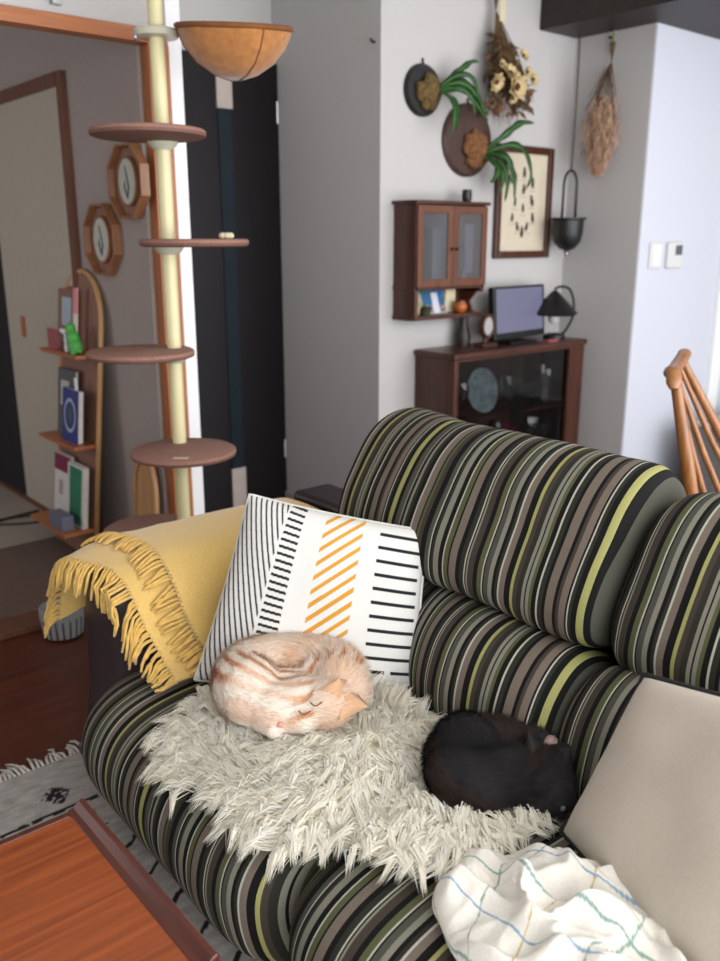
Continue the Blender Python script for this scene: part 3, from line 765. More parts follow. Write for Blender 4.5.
b = MB()
for (u, v) in ((.5, .775), (.74, .65), (.5, .575), (.28, .42), (.74, .435), (.22, .235), (.78, .235), (.34, .12), (.66, .12), (.5, .35)):
    xx = fx0 + w + (fx1 - fx0 - 2 * w) * (.1 + .8 * u); zz = fz0 + w + (fz1 - fz0 - 2 * w) * (.08 + .84 * v); b = MB(); b.bx(xx - .02, xx + .02, WY - .0086, WY - .008, zz - .0012, zz + .0012); b.build('caption_line', M['faintink'], pr)

# dried flower bunch
bq = thing('dried_flower_bunch', (3.0, 2.655, 1.75), 'bunch of dried brown and cream flowers hanging head down on the wall', 'dried flowers')
tip = V((2.985, 2.67, 2.17)); b = MB(); bl = MB(); bg = MB(); rnd = random.Random(5)
for k in range(60):
    a = rnd.uniform(-.30, .75); ln = rnd.uniform(.25, .42); e = tip + V((math.sin(a) * ln * .75 + .01, rnd.uniform(-.07, .01), -math.cos(a * .8) * ln))
    b.tube([tip + V((rnd.uniform(-.012, .012), rnd.uniform(-.01, .01), .06)), tip, tip.lerp(e, .5) + V((rnd.uniform(-.015, .015), -.015, 0)), e], [.0018, .002, .0016, .001], 4)
    for q in range(8):
        p = tip.lerp(e, rnd.uniform(.35, 1)); dirv = V((rnd.uniform(-1, 1), rnd.uniform(-.6, .2), rnd.uniform(-1, .1))).normalized(); L = rnd.uniform(.03, .06); sd = dirv.cross(V((rnd.random(), rnd.random(), rnd.random()))).normalized() * rnd.uniform(.006, .014)
        (bl if rnd.random() < .6 else bg).add([p, p + dirv * L * .5 + sd, p + dirv * L, p + dirv * L * .5 - sd + V((0, -.003, 0))], [(0, 1, 2), (0, 2, 3)])
b.build('stem_bundle', M['stem'], bq); bl.build('dry_foliage', M['dryleaf'], bq, fixn=False); bg.build('olive_foliage', M['drygreen'], bq, fixn=False)
b = MB()
for k in range(90):
    p = tip + V((rnd.uniform(-.04, .12), rnd.uniform(-.05, .0), rnd.uniform(-.40, -.30))); b.tube([p, p + V((rnd.uniform(-.02, .03), rnd.uniform(-.02, .01), -rnd.uniform(.02, .06)))], [.0015, .0006], 4)
b.build('plume', M['mauve'], bq)
def flower(c, r, tilt):
    b = MB(); Rm = Matrix.Rotation(tilt[0], 3, 'X') @ Matrix.Rotation(tilt[1], 3, 'Z')
    for ring, (rr, up, nn) in enumerate(((r, .15, 7), (r * .75, .45, 6))):
        for k in range(nn):
            a = 2 * PI * k / nn + ring * .4; P = []
            for i in range(5):
                t_ = i / 4; w = rr * .42 * math.sin(PI * (.15 + .8 * t_)); d = rr * t_
                row = []
                for j in range(4):
                    s = (j / 3 - .5) * 2; row.append(V(c) + Rm @ V((math.cos(a) * d - math.sin(a) * s * w, math.sin(a) * d + math.cos(a) * s * w, rr * up * t_ * t_ * 1.3 + .12 * rr * s * s)))
                P.append(row)
            b.grid(P, 5, 4)
    fl = b.build('flower', M['petal'], bq, smooth=True, fixn=False)
    b = MB(); b.ell(V(c) + Rm @ V((0, 0, r * .12)), (r * .28, r * .28, r * .2), 10, 8, Rm); b.build('flower_heart', M['petaldark'], fl, smooth=True)
for c, r, t_ in (((3.01, 2.565, 1.87), .056, (PI / 2 + .1, 0)), ((2.985, 2.58, 1.92), .042, (PI / 2 - .5, .3)), ((2.925, 2.60, 1.885), .04, (PI / 2 + .4, -.4)), ((2.955, 2.60, 1.955), .02, (PI / 2, 0)), ((3.13, 2.61, 1.945), .026, (PI / 2, .4)), ((3.10, 2.61, 2.005), .028, (PI / 2 - .4, .2)), ((3.17, 2.61, 1.92), .03, (PI / 2, .6)), ((3.01, 2.58, 1.83), .026, (PI / 2 + .6, .2))): flower(c, r, t_)
b = MB(); b.bx(2.995, 3.03, 2.655, 2.657, 2.13, 2.21); b.build('paper_tag', M['kraft'], bq)
b = MB(); b.tube([tip + V((0, 0, .03)), (2.985, 2.69, 2.28), (2.985, 2.718, 2.33)], .003, 6); b.build('hanging_cord', M['rope'], bq)

# hanging pot on a cord
hp = thing('hanging_pot', (3.462, 2.60, 1.21), 'black metal pot hanging on a long cord from the dark soffit', 'hanging pot')
hx, hy = 3.462, 2.60
b = MB(); b.lathe([(.001, 0), (.034, .010), (.060, .038), (.070, .08), (.071, .138), (.083, .144), (.083, .150), (.067, .149), (.065, .09), (.045, .03), (.001, .02)], (hx, hy, 1.208), 36); b.build('pot_body', M['black'], hp, smooth='auto')
b = MB(); hpts = [V((hx - .05, hy, 1.34)), V((hx - .048, hy, 1.48))] + [V((hx - .048 * math.cos(a), hy, 1.505 + .06 * math.sin(a))) for a in [PI * k / 12 for k in range(13)]] + [V((hx + .048, hy, 1.48)), V((hx + .05, hy, 1.34))]
b.tube(hpts, .006, 8); b.build('handle', M['black'], hp, smooth=True)
b = MB(); b.tube([(hx, hy, 1.568), (hx + .006, hy, 1.85), (hx + .002, hy, 2.15)], .004, 6); b.build('cord', M['rope'], hp, smooth=True)
b = MB(); b.lathe([(.006, -.018), (.014, -.014), (.014, -.006), (.006, .003)], (hx, hy, 1.208), 12); b.build('foot_knob', M['metal'], hp, smooth=True)

# pampas bunch on the return wall
pm = thing('pampas_bunch', (3.55, 2.50, 1.52), 'bunch of dried pampas grass hanging upside down in the corner', 'dried grass')
b = MB(); rnd = random.Random(9); tp = V((3.57, 2.50, 2.02)); bp = MB(); bd = MB()
for k in range(26):
    e = tp + V((rnd.uniform(-.07, .0), rnd.uniform(-.06, .09), -rnd.uniform(.12, .2))); b.tube([tp + V((rnd.uniform(-.01, .01), rnd.uniform(-.01, .01), .08)), tp, e], [.002, .0022, .0016], 4)
for k in range(1500):
    zt = rnd.uniform(0, 1) ** .8; wd = .085 * math.sin(PI * (.16 + .74 * zt)) + .012
    p = tp + V((-.035 + rnd.gauss(0, .4) * wd * .5, rnd.gauss(0, .42) * wd + .01, -.14 - .30 * zt)); p.x = min(p.x, 3.592)
    q = p + V((rnd.uniform(-.012, .006), rnd.uniform(-.016, .016), -rnd.uniform(.025, .06))); q.x = min(q.x, 3.594)
    (bp if rnd.random() < .8 else bd).tube([p, p.lerp(q, .5) + V((0, rnd.uniform(-.003, .003), 0)), q], [.0018, .0015, .0004], 3, caps=False)
for k in range(160):
    side = rnd.choice((-1, 1)); zt = rnd.random(); p = tp + V((-.03, side * (-.01 + -.04 * zt), -.02 - .2 * zt)); q = p + V((rnd.uniform(-.01, 0), side * -.02 + rnd.uniform(-.006, .006), -rnd.uniform(.03, .08))); bd.tube([p, q], [.0018, .0006], 3, caps=False)
b.build('stem_bundle', M['stem'], pm); bp.build('plume', M['pampas'], pm); bd.build('dark_plume', M['mauve'], pm)
b = MB(); b.tube([tp + V((0, 0, .02)), tp + V((.005, 0, .128))], .005, 6); b.build('hanging_ribbon', plain('olive_ribbon', (140, 140, 84), .8), pm)
b = MB(); b.tube([(3.585, 2.53, 2.125), (3.60, 2.53, 2.125)], .006, 8); tag(b.build('wall_pin', M['black']), 'tiny dark wall pin beside the pampas ribbon', 'pin')

# display sideboard
dx0, dx1, dy0, dy1, dz = 2.594, 3.497, 2.47, 2.715, .808
ds = thing('display_sideboard', ((dx0 + dx1) / 2, (dy0 + dy1) / 2, 0), 'dark walnut sideboard with sliding glass doors showing glassware', 'sideboard')
b = MB(); b.bx(dx0 + .01, dx0 + .035, dy0 + .01, dy1, .08, dz - .025); b.bx(dx1 - .035, dx1 - .01, dy0 + .01, dy1, .08, dz - .025)
b.bx(dx1 - .115, dx1 - .035, dy0 + .012, dy0 + .03, .08, dz - .025)
b.bx(dx0 + .035, dx1 - .035, dy1 - .012, dy1, .08, dz - .025); b.bx(dx0 + .035, dx1 - .035, dy0 + .012, dy1, .08, .11)
b.build('carcass', M['darkwood_z'], ds, bevel=.002)
b = MB(); b.bx(dx0, dx1, dy0, dy1, dz - .025, dz); b.build('top_board', M['darkwood'], ds, bevel=.006)
b = MB(); b.bx(dx0 + .035, dx1 - .036, dy0 + .045, dy1 - .013, .495, .507); b.build('shelf', M['darkwood'], ds)
for xx, yy in ((dx0 + .04, dy0 + .04), (dx1 - .04, dy0 + .04), (dx0 + .04, dy1 - .04), (dx1 - .04, dy1 - .04)):
    b = MB(); b.tube([(xx, yy, 0), (xx, yy, .08)], [.014, .02], 12); b.build('leg', M['darkwood_z'], ds, smooth='auto')
for (a0, a1, yy) in ((dx0 + .037, dx0 + .46, dy0 + .018), (dx0 + .40, dx1 - .116, dy0 + .028)):
    b = MB(); b.bx(a0, a1, yy, yy + .004, .115, dz - .027); gd = b.build('sliding_glass_door', M['showglass'], ds)
b = MB(); b.bx(dx0 + .037, dx1 - .116, dy0 + .014, dy0 + .034, dz - .036, dz - .0255); b.build('door_track', M['darkwood'], ds)
# glassware
def glass_thing(name, prof, label, cat, loc, grp=None):
    b = MB(); b.lathe(prof, loc, 28); o = b.build(name, M['glassware'], smooth='auto'); tag(o, label, cat, grp); return o
bowlp = [(.02, 0), (.03, .004), (.07, .05), (.085, .12), (.082, .12), (.066, .052), (.026, .01), (.001, .009)]
winep = [(.03, 0), (.006, .006), (.005, .07), (.03, .09), (.036, .13), (.03, .16), (.028, .16), (.033, .13), (.027, .094), (.001, .078)]
tumbp = [(.028, 0), (.034, .1), (.032, .1), (.026, .006), (.001, .005)]
decp = [(.045, 0), (.055, .03), (.055, .10), (.02, .14), (.018, .19), (.026, .2), (.023, .2), (.015, .186), (.016, .14), (.05, .1), (.05, .03), (.001, .008)]
zs = .507
platep = [(.001, 0), (.06, .004), (.095, .012), (.10, .016), (.094, .016), (.06, .008), (.001, .005)]
b = MB(); Rp = Matrix.Rotation(PI / 2 - .2, 3, 'X'); b.lathe(platep, (2.90, 2.60, zs + .104), 40, Rp)
tag(b.build('glass_plate', plain('frosted_blue_glass', (176, 200, 208), .15, noise_amt=.35, nscale=25), smooth='auto'), 'large pale blue cut-glass plate standing upright on the sideboard upper shelf', 'plate')
glass_thing('wine_glass', winep, 'clear stemmed glass at the left end of the sideboard upper shelf', 'glass', (2.755, 2.58, zs))
glass_thing('wine_glass', winep, 'clear stemmed glass leaning place between the plate and the glass bowl', 'glass', (3.03, 2.56, zs))['label'] = 'clear stemmed glass just right of the pale blue plate'
glass_thing('glass_bowl', bowlp, 'wide clear glass bowl in the middle of the sideboard upper shelf', 'bowl', (3.15, 2.60, zs))
glass_thing('decanter', decp, 'clear glass decanter right of the wide glass bowl', 'decanter', (3.29, 2.57, zs))
glass_thing('wine_glass', winep, 'clear stemmed glass at the right end of the sideboard upper shelf', 'glass', (3.365, 2.60, zs))
b = MB(); b.bx(dx0 + .036, dx1 - .037, dy0 + .045, dy1 - .013, .29, .302); b.build('shelf', M['darkwood'], ds)
for k, (xx, yy) in enumerate(((2.80, 2.58), (2.875, 2.56), (2.99, 2.58))):
    glass_thing('wine_glass', winep, ['clear stemmed glass on the left of the sideboard middle shelf', 'clear stemmed glass second from left on the sideboard middle shelf', 'clear stemmed glass beside the pink cup on the middle shelf'][k], 'glass', (xx, yy, .302), 'stemmed glasses on the sideboard middle shelf')
b = MB(); b.lathe([(.03, 0), (.04, .06), (.042, .13), (.038, .13), (.03, .01), (.001, .008)], (3.075, 2.58, .302), 24); tag(b.build('pink_cup', plain('magenta', (188, 36, 84), .3), smooth='auto'), 'magenta pink cup behind the sideboard glass', 'cup')
glass_thing('glass_bowl', bowlp, 'clear glass bowl on the right of the sideboard middle shelf', 'bowl', (3.30, 2.59, .302))

# monitor, lamp, mirror on top
Rm = Matrix.Rotation(-.06, 3, 'Z')
mt = thing('monitor', (3.13, 2.61, dz), 'small black flat screen monitor on the dark sideboard', 'monitor')
mc = V((3.135, 2.605, .945)); Rt = Matrix.Rotation(.10, 3, 'Z') @ Matrix.Rotation(-.08, 3, 'X')
b = MB(); b.box(mc, (.40, .03, .232), M=Rt); b.build('bezel', M['black'], mt, bevel=.004)
b = MB(); b.box(mc + Rt @ V((0, -.0155, .01)), (.365, .002, .192), M=Rt); b.build('screen', M['screen'], mt)
b = MB(); b.box((3.13, 2.63, dz + .03), (.07, .03, .06)); b.box((3.13, 2.61, dz + .005), (.18, .12, .01)); b.build('stand', M['black'], mt, bevel=.003)
lp = thing('table_lamp', (3.40, 2.59, dz), 'black table lamp with cone shade on a curved arm', 'lamp')
lx, ly = 3.395, 2.585
b = MB(); b.lathe([(.05, 0), (.05, .018), (.03, .026), (.001, .027)], (lx - .01, ly, dz), 28); b.build('base', M['black'], lp, smooth='auto')
b = MB(); b.tube(crom([(lx - .01, ly, dz + .02), (lx + .06, ly, dz + .02), (lx + .125, ly, dz + .09), (lx + .13, ly, dz + .16), (lx + .09, ly, dz + .225), (lx + .02, ly, dz + .24), (lx - .02, ly, dz + .23)], 36, False), .006, 8); b.build('curved_arm', M['black'], lp, smooth=True)
b = MB(); b.lathe([(.112, .120), (.012, .222), (.001, .225), (.001, .218), (.010, .214), (.104, .112)], (lx - .02, ly, dz), 40); b.build('lamp_shade', M['black'], lp, smooth='auto')
b = MB(); b.lathe([(.014, .15), (.026, .10), (.02, .075), (.001, .07)], (lx - .02, ly, dz), 18); b.build('bulb', M['bookwhite'], lp, smooth=True)
mi = thing('table_mirror', (2.90, 2.56, dz), 'small oval mirror on a dark wooden stand on the sideboard', 'mirror')
Rv = Matrix.Rotation(PI / 2, 3, 'X') @ Matrix.Identity(3)
b = MB(); b.lathe([(.055, 0), (.055, .012), (.05, .018), (.04, .018), (.04, .01)], (2.90, 2.58, dz + .09), 32, Rv, sx=.8); b.build('frame', M['darkwood'], mi, smooth='auto')
b = MB(); b.lathe([(.041, .012), (.001, .0125)], (2.90, 2.58, dz + .09), 32, Rv, sx=.8); b.build('mirror_face', plain('mirror', (226, 228, 230), .12, .6), mi)
b = MB(); b.bx(2.855, 2.945, 2.55, 2.61, dz, dz + .018); b.tube([(2.90, 2.585, dz + .018), (2.90, 2.585, dz + .05)], .01, 8); b.build('stand', M['darkwood'], mi, bevel=.002)
b = MB(); b.lathe([(.03, 0), (.034, .04), (.022, .09), (.02, .14), (.026, .16), (.022, .16), (.016, .14), (.001, .13)], (2.84, 2.66, dz), 20)
tag(b.build('bud_vase', M['soffit'], smooth='auto'), 'slim dark vase standing left of the oval mirror', 'vase')
b = MB(); b.bx(3.24, 3.31, 2.50, 2.53, dz, dz + .010); tag(b.build('small_book', M['redbook']), 'small dark red notebook lying between monitor and lamp', 'notebook')

# wooden dining chair and grey cabinet at the right
ch = thing('dining_chair', (2.55, 1.30, 0), 'honey wooden dining chair with spindle back behind the sofa', 'chair')
def cp(r, d, z): return V((2.17, 1.243, -.008)) + RX * r + FD * d + V((0, 0, z))
b = MB(); b.tube(crom([cp(-.012, -.03, .885), cp(-.008, -.01, .915), cp(.0, .03, .925), cp(.03, .12, .905), cp(.085, .24, .905), (cp(.15, .36, .925)), cp(.165, .40, .93)], 30, False), [.012] + [.021] * 28 + [.014], 12, flat=.75); b.build('crest_rail', M['chairwood'], ch, smooth='auto')
for k, (t, rr) in enumerate(((0.02, .018), (.28, .009), (.52, .009), (.76, .009), (.97, .015))):
    r0 = .165 * t ** 1.3; d0 = -.01 + .40 * t; e_ = .115 + .20 * t; b = MB(); b.tube([cp(r0, d0, .90), cp(r0 + e_ * .48, d0, .66), cp(r0 + e_, d0 + (.03 - .06 * t), .435)], [rr * .8, rr * 1.1, rr], 10); b.build('spindle', M['chairwood'], ch, smooth='auto')
b = MB(); b.prism([cp(.09, -.03, .41), cp(.56, -.10, .41), cp(.86, .38, .41), cp(.44, .42, .41)], (0, 0, .035)); b.build('seat', M['chairwood'], ch, bevel=.01)
for r, d in ((.17, .02), (.52, -.04), (.76, .34), (.46, .36)):
    b = MB(); b.tube([cp(r, d, .415), cp(r + (r - .42) * .2, d + (d - .17) * .2, 0)], [.018, .013], 10); b.build('leg', M['chairwood'], ch, smooth='auto')
gc = thing('low_cabinet', (4.2, 1.95, 0), 'low grey cloth-sided cabinet with pale top behind the wooden chair', 'cabinet')
b = MB(); b.bx(3.87, 4.7, 1.75, 2.12, 0, .40); b.build('body', M['grey'], gc, bevel=.01)
b = MB(); b.bx(3.865, 4.705, 1.745, 2.125, .40, .412); b.build('top_board', M['greytop'], gc, bevel=.004)
b = MB(); b.lathe([(.012, 0), (.012, .02), (.001, .021)], (3.95, 2.06, .412), 12); tag(b.build('bottle_cap', M['black']), 'tiny black cap on the grey cabinet top', 'cap')

# ------------------------------------------------------------------ sofa
sofa = thing('sofa', (1.05, .85, 0), 'two-seater sofa in olive, grey and black striped fabric with dark leather arms', 'sofa')
PER = .50
def cushion(name, prof, y0, y1, yref, n=72, nv=60, p=6, cen=None, wr=.004, seed=0, shear=0.0, endcap=.05, sub=1, rec=None):
    pr = crom([(a, 0, c) for a, c in prof], n)
    if cen is None: cen = (sum(q.x for q in pr) / n, sum(q.z for q in pr) / n)
    yc, hw = (y0 + y1) / 2, (y1 - y0) / 2
    b = MB(); uv = []; P = []
    for j in range(nv):
        t = -1 + 2 * j / (nv - 1); v = math.copysign(1 - (1 - abs(t)) ** 1.8, t)
        s = max(1 - abs(v) ** p, 0) ** (1 / p * 1.25)
        s = max(s, .02)
        row = []
        for q in pr:
            x = cen[0] + (q.x - cen[0]) * (s if q.x < cen[0] or True else 1); z = cen[1] + (q.z - cen[1]) * s
            y = yc + hw * v + shear * (q.z - cen[1])
            w = noise.noise(V((x * 9 + seed, y * 7, z * 9))) * wr + noise.noise(V((x * 25 + seed, y * 14, z * 25))) * wr * .35
            if rec: x += rec[0] * ss(rec[1], rec[2], y)
            row.append(V((x + w, y, z + w * .7)))
            uu = (yc + hw * v + .012 * noise.noise(V((x * 4 + seed, y * 3, z * 4))) - yref) / PER + math.copysign((1 - s) * endcap, v) / PER
            uv.append((uu + 10, 0))
        P.append(row)
    b.grid(P, nv, n, closev=True)
    b.f.append(tuple(range(n))); b.m.append(0); b.f.append(tuple((nv - 1) * n + k for k in range(n))[::-1]); b.m.append(0)
    return b.build(name, M['stripes'], sofa, smooth=True, uv=uv, sub=sub)
SEAT = [(1.20, .12), (1.20, .355), (1.06, .366), (.88, .370), (.75, .362), (.655, .338), (.600, .292), (.582, .225), (.597, .15), (.648, .085), (.80, .07)]
LUMB = [(1.085, .32), (1.052, .385), (1.048, .455), (1.075, .525), (1.13, .572), (1.20, .580), (1.29, .54), (1.34, .44), (1.31, .32)]
UPPR = [(1.205, .572), (1.160, .605), (1.158, .675), (1.200, .765), (1.255, .838), (1.325, .876), (1.40, .868), (1.455, .79), (1.46, .64), (1.41, .57), (1.30, .555)]
cushion('seat_cushion', SEAT, .942, 1.69, .885, seed=1, p=7)
cushion('seat_cushion', SEAT, .06, .948, .06, seed=5, p=7)
cushion('lumbar_cushion', LUMB, .775, 1.60, .85, seed=2, p=10, rec=(.075, 1.0, 1.26))
cushion('lumbar_cushion', LUMB, .06, .778, .03, seed=7, p=8)
cushion('back_cushion', [(a, c + .007) for a, c in UPPR], .772, 1.50, .85, seed=3, p=20, wr=.007, endcap=.012, rec=(.03, 1.15, 1.5))
cushion('back_cushion', [(a + .012, c - .026) for a, c in UPPR], .08, .766, .03, seed=9, p=9, wr=.008, endcap=.03)
def arm(y0, y1):
    b = MB(); n = 48; rows = []
    pr = crom([(.735, 0, .03), (.725, 0, .25), (.735, 0, .47), (.775, 0, .535), (.90, 0, .548), (1.15, 0, .555), (1.36, 0, .56), (1.46, 0, .53), (1.48, 0, .3), (1.47, 0, .03), (1.1, 0, .025)], n)
    yc, hw = (y0 + y1) / 2, (y1 - y0) / 2
    for j in range(25):
        t = -1 + 2 * j / 24; v = math.copysign(1 - (1 - abs(t)) ** 2, t); s = max(1 - abs(v) ** 4, .0) ** .25; s = max(s, .02)
        rows.append([V((1.1 + (q.x - 1.1) * (1 - (1 - s) * .22), yc + hw * v, .28 + (q.z - .28) * (1 - (1 - s) * .30))) for q in pr])
    b.grid(rows, 25, n, closev=True); b.f += [tuple(range(n)), tuple(24 * n + k for k in range(n))[::-1]]; b.m += [0, 0]
    return b.build('arm', M['leather'], sofa, smooth='auto', angle=60)
arm(1.63, 1.925); arm(-.235, .055)
b = MB(); b.bx(.68, 1.40, -.2, 1.88, .05, .09); b.bx(1.34, 1.47, -.2, 1.88, .05, .60); b.build('base_frame', M['leather'], sofa, bevel=.015)
for xx in (.76, 1.40):
    for yy in (-.15, 1.83):
        b = MB(); b.tube([(xx, yy, .0125 if xx < 1 else 0), (xx, yy, .06)], [.02, .026], 12); b.build('leg', M['soffit'], sofa, smooth='auto')

# ------------------------------------------------------------------ yellow throw
M['throw'] = plain('mustard_wool', (236, 196, 112), .95, noise_amt=.08, nscale=220, bump=.5, sheen=.4)
M['fringe'] = plain('mustard_fringe', (232, 188, 98), .95, noise_amt=.15, nscale=90, sheen=.2)
throw = thing('throw_blanket', (1.0, 1.78, .36), 'mustard yellow fringed wool throw draped over the far sofa arm', 'blanket')
ARC = crom([(0, 1.475, .384), (0, 1.535, .400), (0, 1.585, .455), (0, 1.625, .525), (0, 1.69, .568), (0, 1.78, .578), (0, 1.87, .572), (0, 1.935, .535), (0, 1.958, .46), (0, 1.962, .39)], 60, False)
def tpt(s, x, lift=0):
    f = s * 59; i = min(int(f), 58); p = ARC[i].lerp(ARC[i + 1], f - i); d = (ARC[i + 1] - ARC[i]).normalized(); nrm = V((0, -d.z, d.y))
    w = .004 * noise.noise(V((x * 9, p.y * 8, p.z * 8 + 3))) + .0015 * noise.noise(V((x * 30, p.y * 30, p.z * 30)))
    drop = .05 * ss(.80, .70, x) ** 2 * ss(.2, .4, s) * .35
    return V((x, p.y, p.z - drop)) + nrm * (.004 + lift + w)
def edge1(s): return .748 - .040 * ss(.25, .6, s) + .008 * math.sin(s * 17)
def edge2(s): return .838 - .015 * ss(.2, .7, s) + .008 * math.sin(s * 13 + 1)
def sheet(name, edge, xb, s0, s1, lift, parent):
    b = MB(); ns, nx = 70, 34; T = []; B = []
    for i in range(ns):
        s = s0 + (s1 - s0) * i / (ns - 1); x0 = edge(s)
        T.append([tpt(s, x0 + (xb - x0) * j / (nx - 1), lift + .005) for j in range(nx)])
        B.append([tpt(s, x0 + (xb - x0) * j / (nx - 1), lift) for j in range(nx)])
    b.grid(T, ns, nx); b.grid([list(r) for r in B], ns, nx)
    o = len(T) * nx
    bound = [(i, 0) for i in range(ns)] + [(ns - 1, j) for j in range(1, nx)] + [(i, nx - 1) for i in range(ns - 2, -1, -1)] + [(0, j) for j in range(nx - 2, 0, -1)]
    for k in range(len(bound)):
        (i, j), (i2, j2) = bound[k], bound[(k + 1) % len(bound)]
        b.f.append((i * nx + j, i2 * nx + j2, o + i2 * nx + j2, o + i * nx + j)); b.m.append(0)
    return b.build(name, M['throw'], parent, smooth='auto', angle=60)
sheet('blanket_layer', edge1, 1.32, 0, 1, 0, throw)
sheet('blanket_layer', edge2, 1.30, .02, .93, .009, throw)
def fringe(edge, s0, s1, n, lift, L, hang, seed):
    rnd = random.Random(seed); b = MB()
    for k in range(n):
        s = s0 + (s1 - s0) * (k + rnd.uniform(-.2, .2)) / (n - 1); s = min(max(s, 0), 1)
        x0 = edge(s); l = L * rnd.uniform(.85, 1.15)
        p0 = tpt(s, x0 + .004, lift + .003); ds_ = rnd.uniform(-.02, .02) - .025
        pts = [p0]
        for q in range(1, 6):
            t = q / 5; sx = min(max(s + ds_ * t, 0), 1)
            if hang:
                # lie over the arm front, then fall
                ahead = l * (t * .75 - .18 * t * t); fall = l * (.10 * t + .72 * t * t) * (1 if s > .2 else .45)
                p = tpt(sx, x0 - ahead, lift + .003); p = V((max(p.x, .60), p.y, p.z)) - V((0, 0, fall)); p += V((rnd.uniform(-.002, .002), rnd.uniform(-.003, .003), 0))
                if p.z < .385 and p.x > .6 and p.y < 1.66: p.z = .385
                if p.z < .545 and p.y > 1.62 and p.x > .70: p.x = .70 - rnd.uniform(0, .008)
            else:
                p = tpt(sx, x0 - l * t, lift * (1 - t) + .009 + .004 * math.sin(t * 3))
            pts.append(p)
        b.tube(pts, [.0034, .0038, .0036, .0036, .0034, .0026], 6)
    return b.build('fringe', M['fringe'], throw, smooth=True)
fringe(edge1, .0, 1.0, 74, 0, .072, True, 1)
fringe(edge2, .03, .92, 66, .009, .058, False, 2)

# ------------------------------------------------------------------ pillows
def pillow_grid(A, Bc, C, D, thick, n, inset=.05, pw=.5, back=.8):
    """A bottom-left, Bc bottom-right, C top-right, D top-left"""
    A, Bc, C, D = V(A), V(Bc), V(C), V(D)
    nrm = (Bc - A).cross(D - A).normalized()
    F = []; K = []
    for i in range(n):
        rf = []; rk = []
        for j in range(n):
            u = -1 + 2 * i / (n - 1); v = -1 + 2 * j / (n - 1)
            uu = u * (1 - inset * (1 - v * v) * abs(u) ** 3); vv = v * (1 - inset * (1 - u * u) * abs(v) ** 3)
            a = (uu + 1) / 2; c = (vv + 1) / 2
            p = A * (1 - a) * (1 - c) + Bc * a * (1 - c) + C * a * c + D * (1 - a) * c
            h = max((1 - abs(u) ** 3.2) * (1 - abs(v) ** 3.2), 0) ** pw * thick
            h *= 1 + .10 * noise.noise(V((u * 2, v * 2, thick * 50)))
            rf.append(p + nrm * h); rk.append(p - nrm * h * back)
        F.append(rf); K.append(rk)
    return F, K
def pillow(name, A, Bc, C, D, thick, n, mats, colf, label, cat, **kw):
    F, K = pillow_grid(A, Bc, C, D, thick, n, **kw)
    lo = min(q.z for r in F + K for q in r); c = (V(A) + V(Bc)) / 2
    t = thing(name, (c.x, c.y, lo), label, cat)
    b = MB(); b.grid(F, n, n); b.grid(K, n, n)
    if colf:
        cs = []
        for side in (0, 1):
            for i in range(n):
                for j in range(n): cs.append(colf(i / (n - 1), j / (n - 1), side))
        b.c = cs
    o = b.build('cover', mats, t, smooth=True)
    bm = bmesh.new(); bm.from_mesh(o.data); bmesh.ops.remove_doubles(bm, verts=bm.verts, dist=1e-5); bmesh.ops.recalc_face_normals(bm, faces=bm.faces); bm.to_mesh(o.data); bm.free()
    return t, F, K
WHT = lin((238, 236, 230)); INK = lin((34, 36, 40)); OCH = lin((226, 160, 48))
def white_pattern(u, v, side):
    if side: return WHT
    U = u * .41; Vv = v * .39
    ci = .02 * (1 - 4 * (v - .5) ** 2)
    if u < .225 + .02 * v:                       # fine slanted pin lines
        q = (U * .95 + Vv * .36) / .0120
        return INK if (q % 1) < .34 else WHT
    if u < .345:                                  # short horizontal dashes
        q = (Vv + (u - .2) * .06) / .0150
        return INK if (q % 1) < .40 and u > .238 + .02 * v else WHT
    if .46 < u < .665:                                 # ochre diagonals
        q = (Vv - U * .95) / .030
        return OCH if (q % 1) < .36 else WHT
    if u > .755 and u < .975:                              # thick black bars
        q = (Vv) / .030
        gap = v < .26 and (.85 < u < .88) and int(q) % 2 == 0
        return INK if (q % 1) < .25 and not gap else WHT
    return WHT
M['pillowfab'] = vcol('printed_pillow_cloth', .9, 600, .05, .15)
pw_, F, K = pillow('throw_pillow', (.786, 1.462, .388), (1.100, 1.125, .368), (1.190, 1.196, .693), (.950, 1.483, .752), .062, 260, M['pillowfab'], white_pattern, 'white square pillow with black and ochre stripe patterns against the sofa back', 'pillow', inset=.03)
n = 260
edge = [F[i][0] for i in range(n)] + [F[n - 1][j] for j in range(n)] + [F[i][n - 1] for i in range(n - 1, -1, -1)] + [F[0][j] for j in range(n - 1, -1, -1)]
b = MB(); b.tube(edge[::6] + [edge[0]], .0035, 6); b.build('seam_edge', plain('white_seam', (230, 228, 220), .9), pw_, smooth=True)
M['beigefab'] = plain('natural_linen', (212, 200, 182), .95, noise_amt=.08, nscale=420, bump=.25, sheen=.2)
pb, F, K = pillow('throw_pillow', (.966, .668, .398), (.800, .215, .395), (.935, .20, .795), (1.062, .612, .652), .062, 60, M['beigefab'], None, 'natural beige pillow with thin black piping on the near seat', 'pillow', inset=.05, back=1.2, pw=.62)
n = 60
edge = [F[i][0] for i in range(n)] + [F[n - 1][j] for j in range(n)] + [F[i][n - 1] for i in range(n - 1, -1, -1)] + [F[0][j] for j in range(n - 1, -1, -1)]
b = MB(); b.tube(edge[::2] + [edge[0]], .0046, 8); b.build('piping', plain('black_piping', (30, 28, 30), .8), pb, smooth=True)

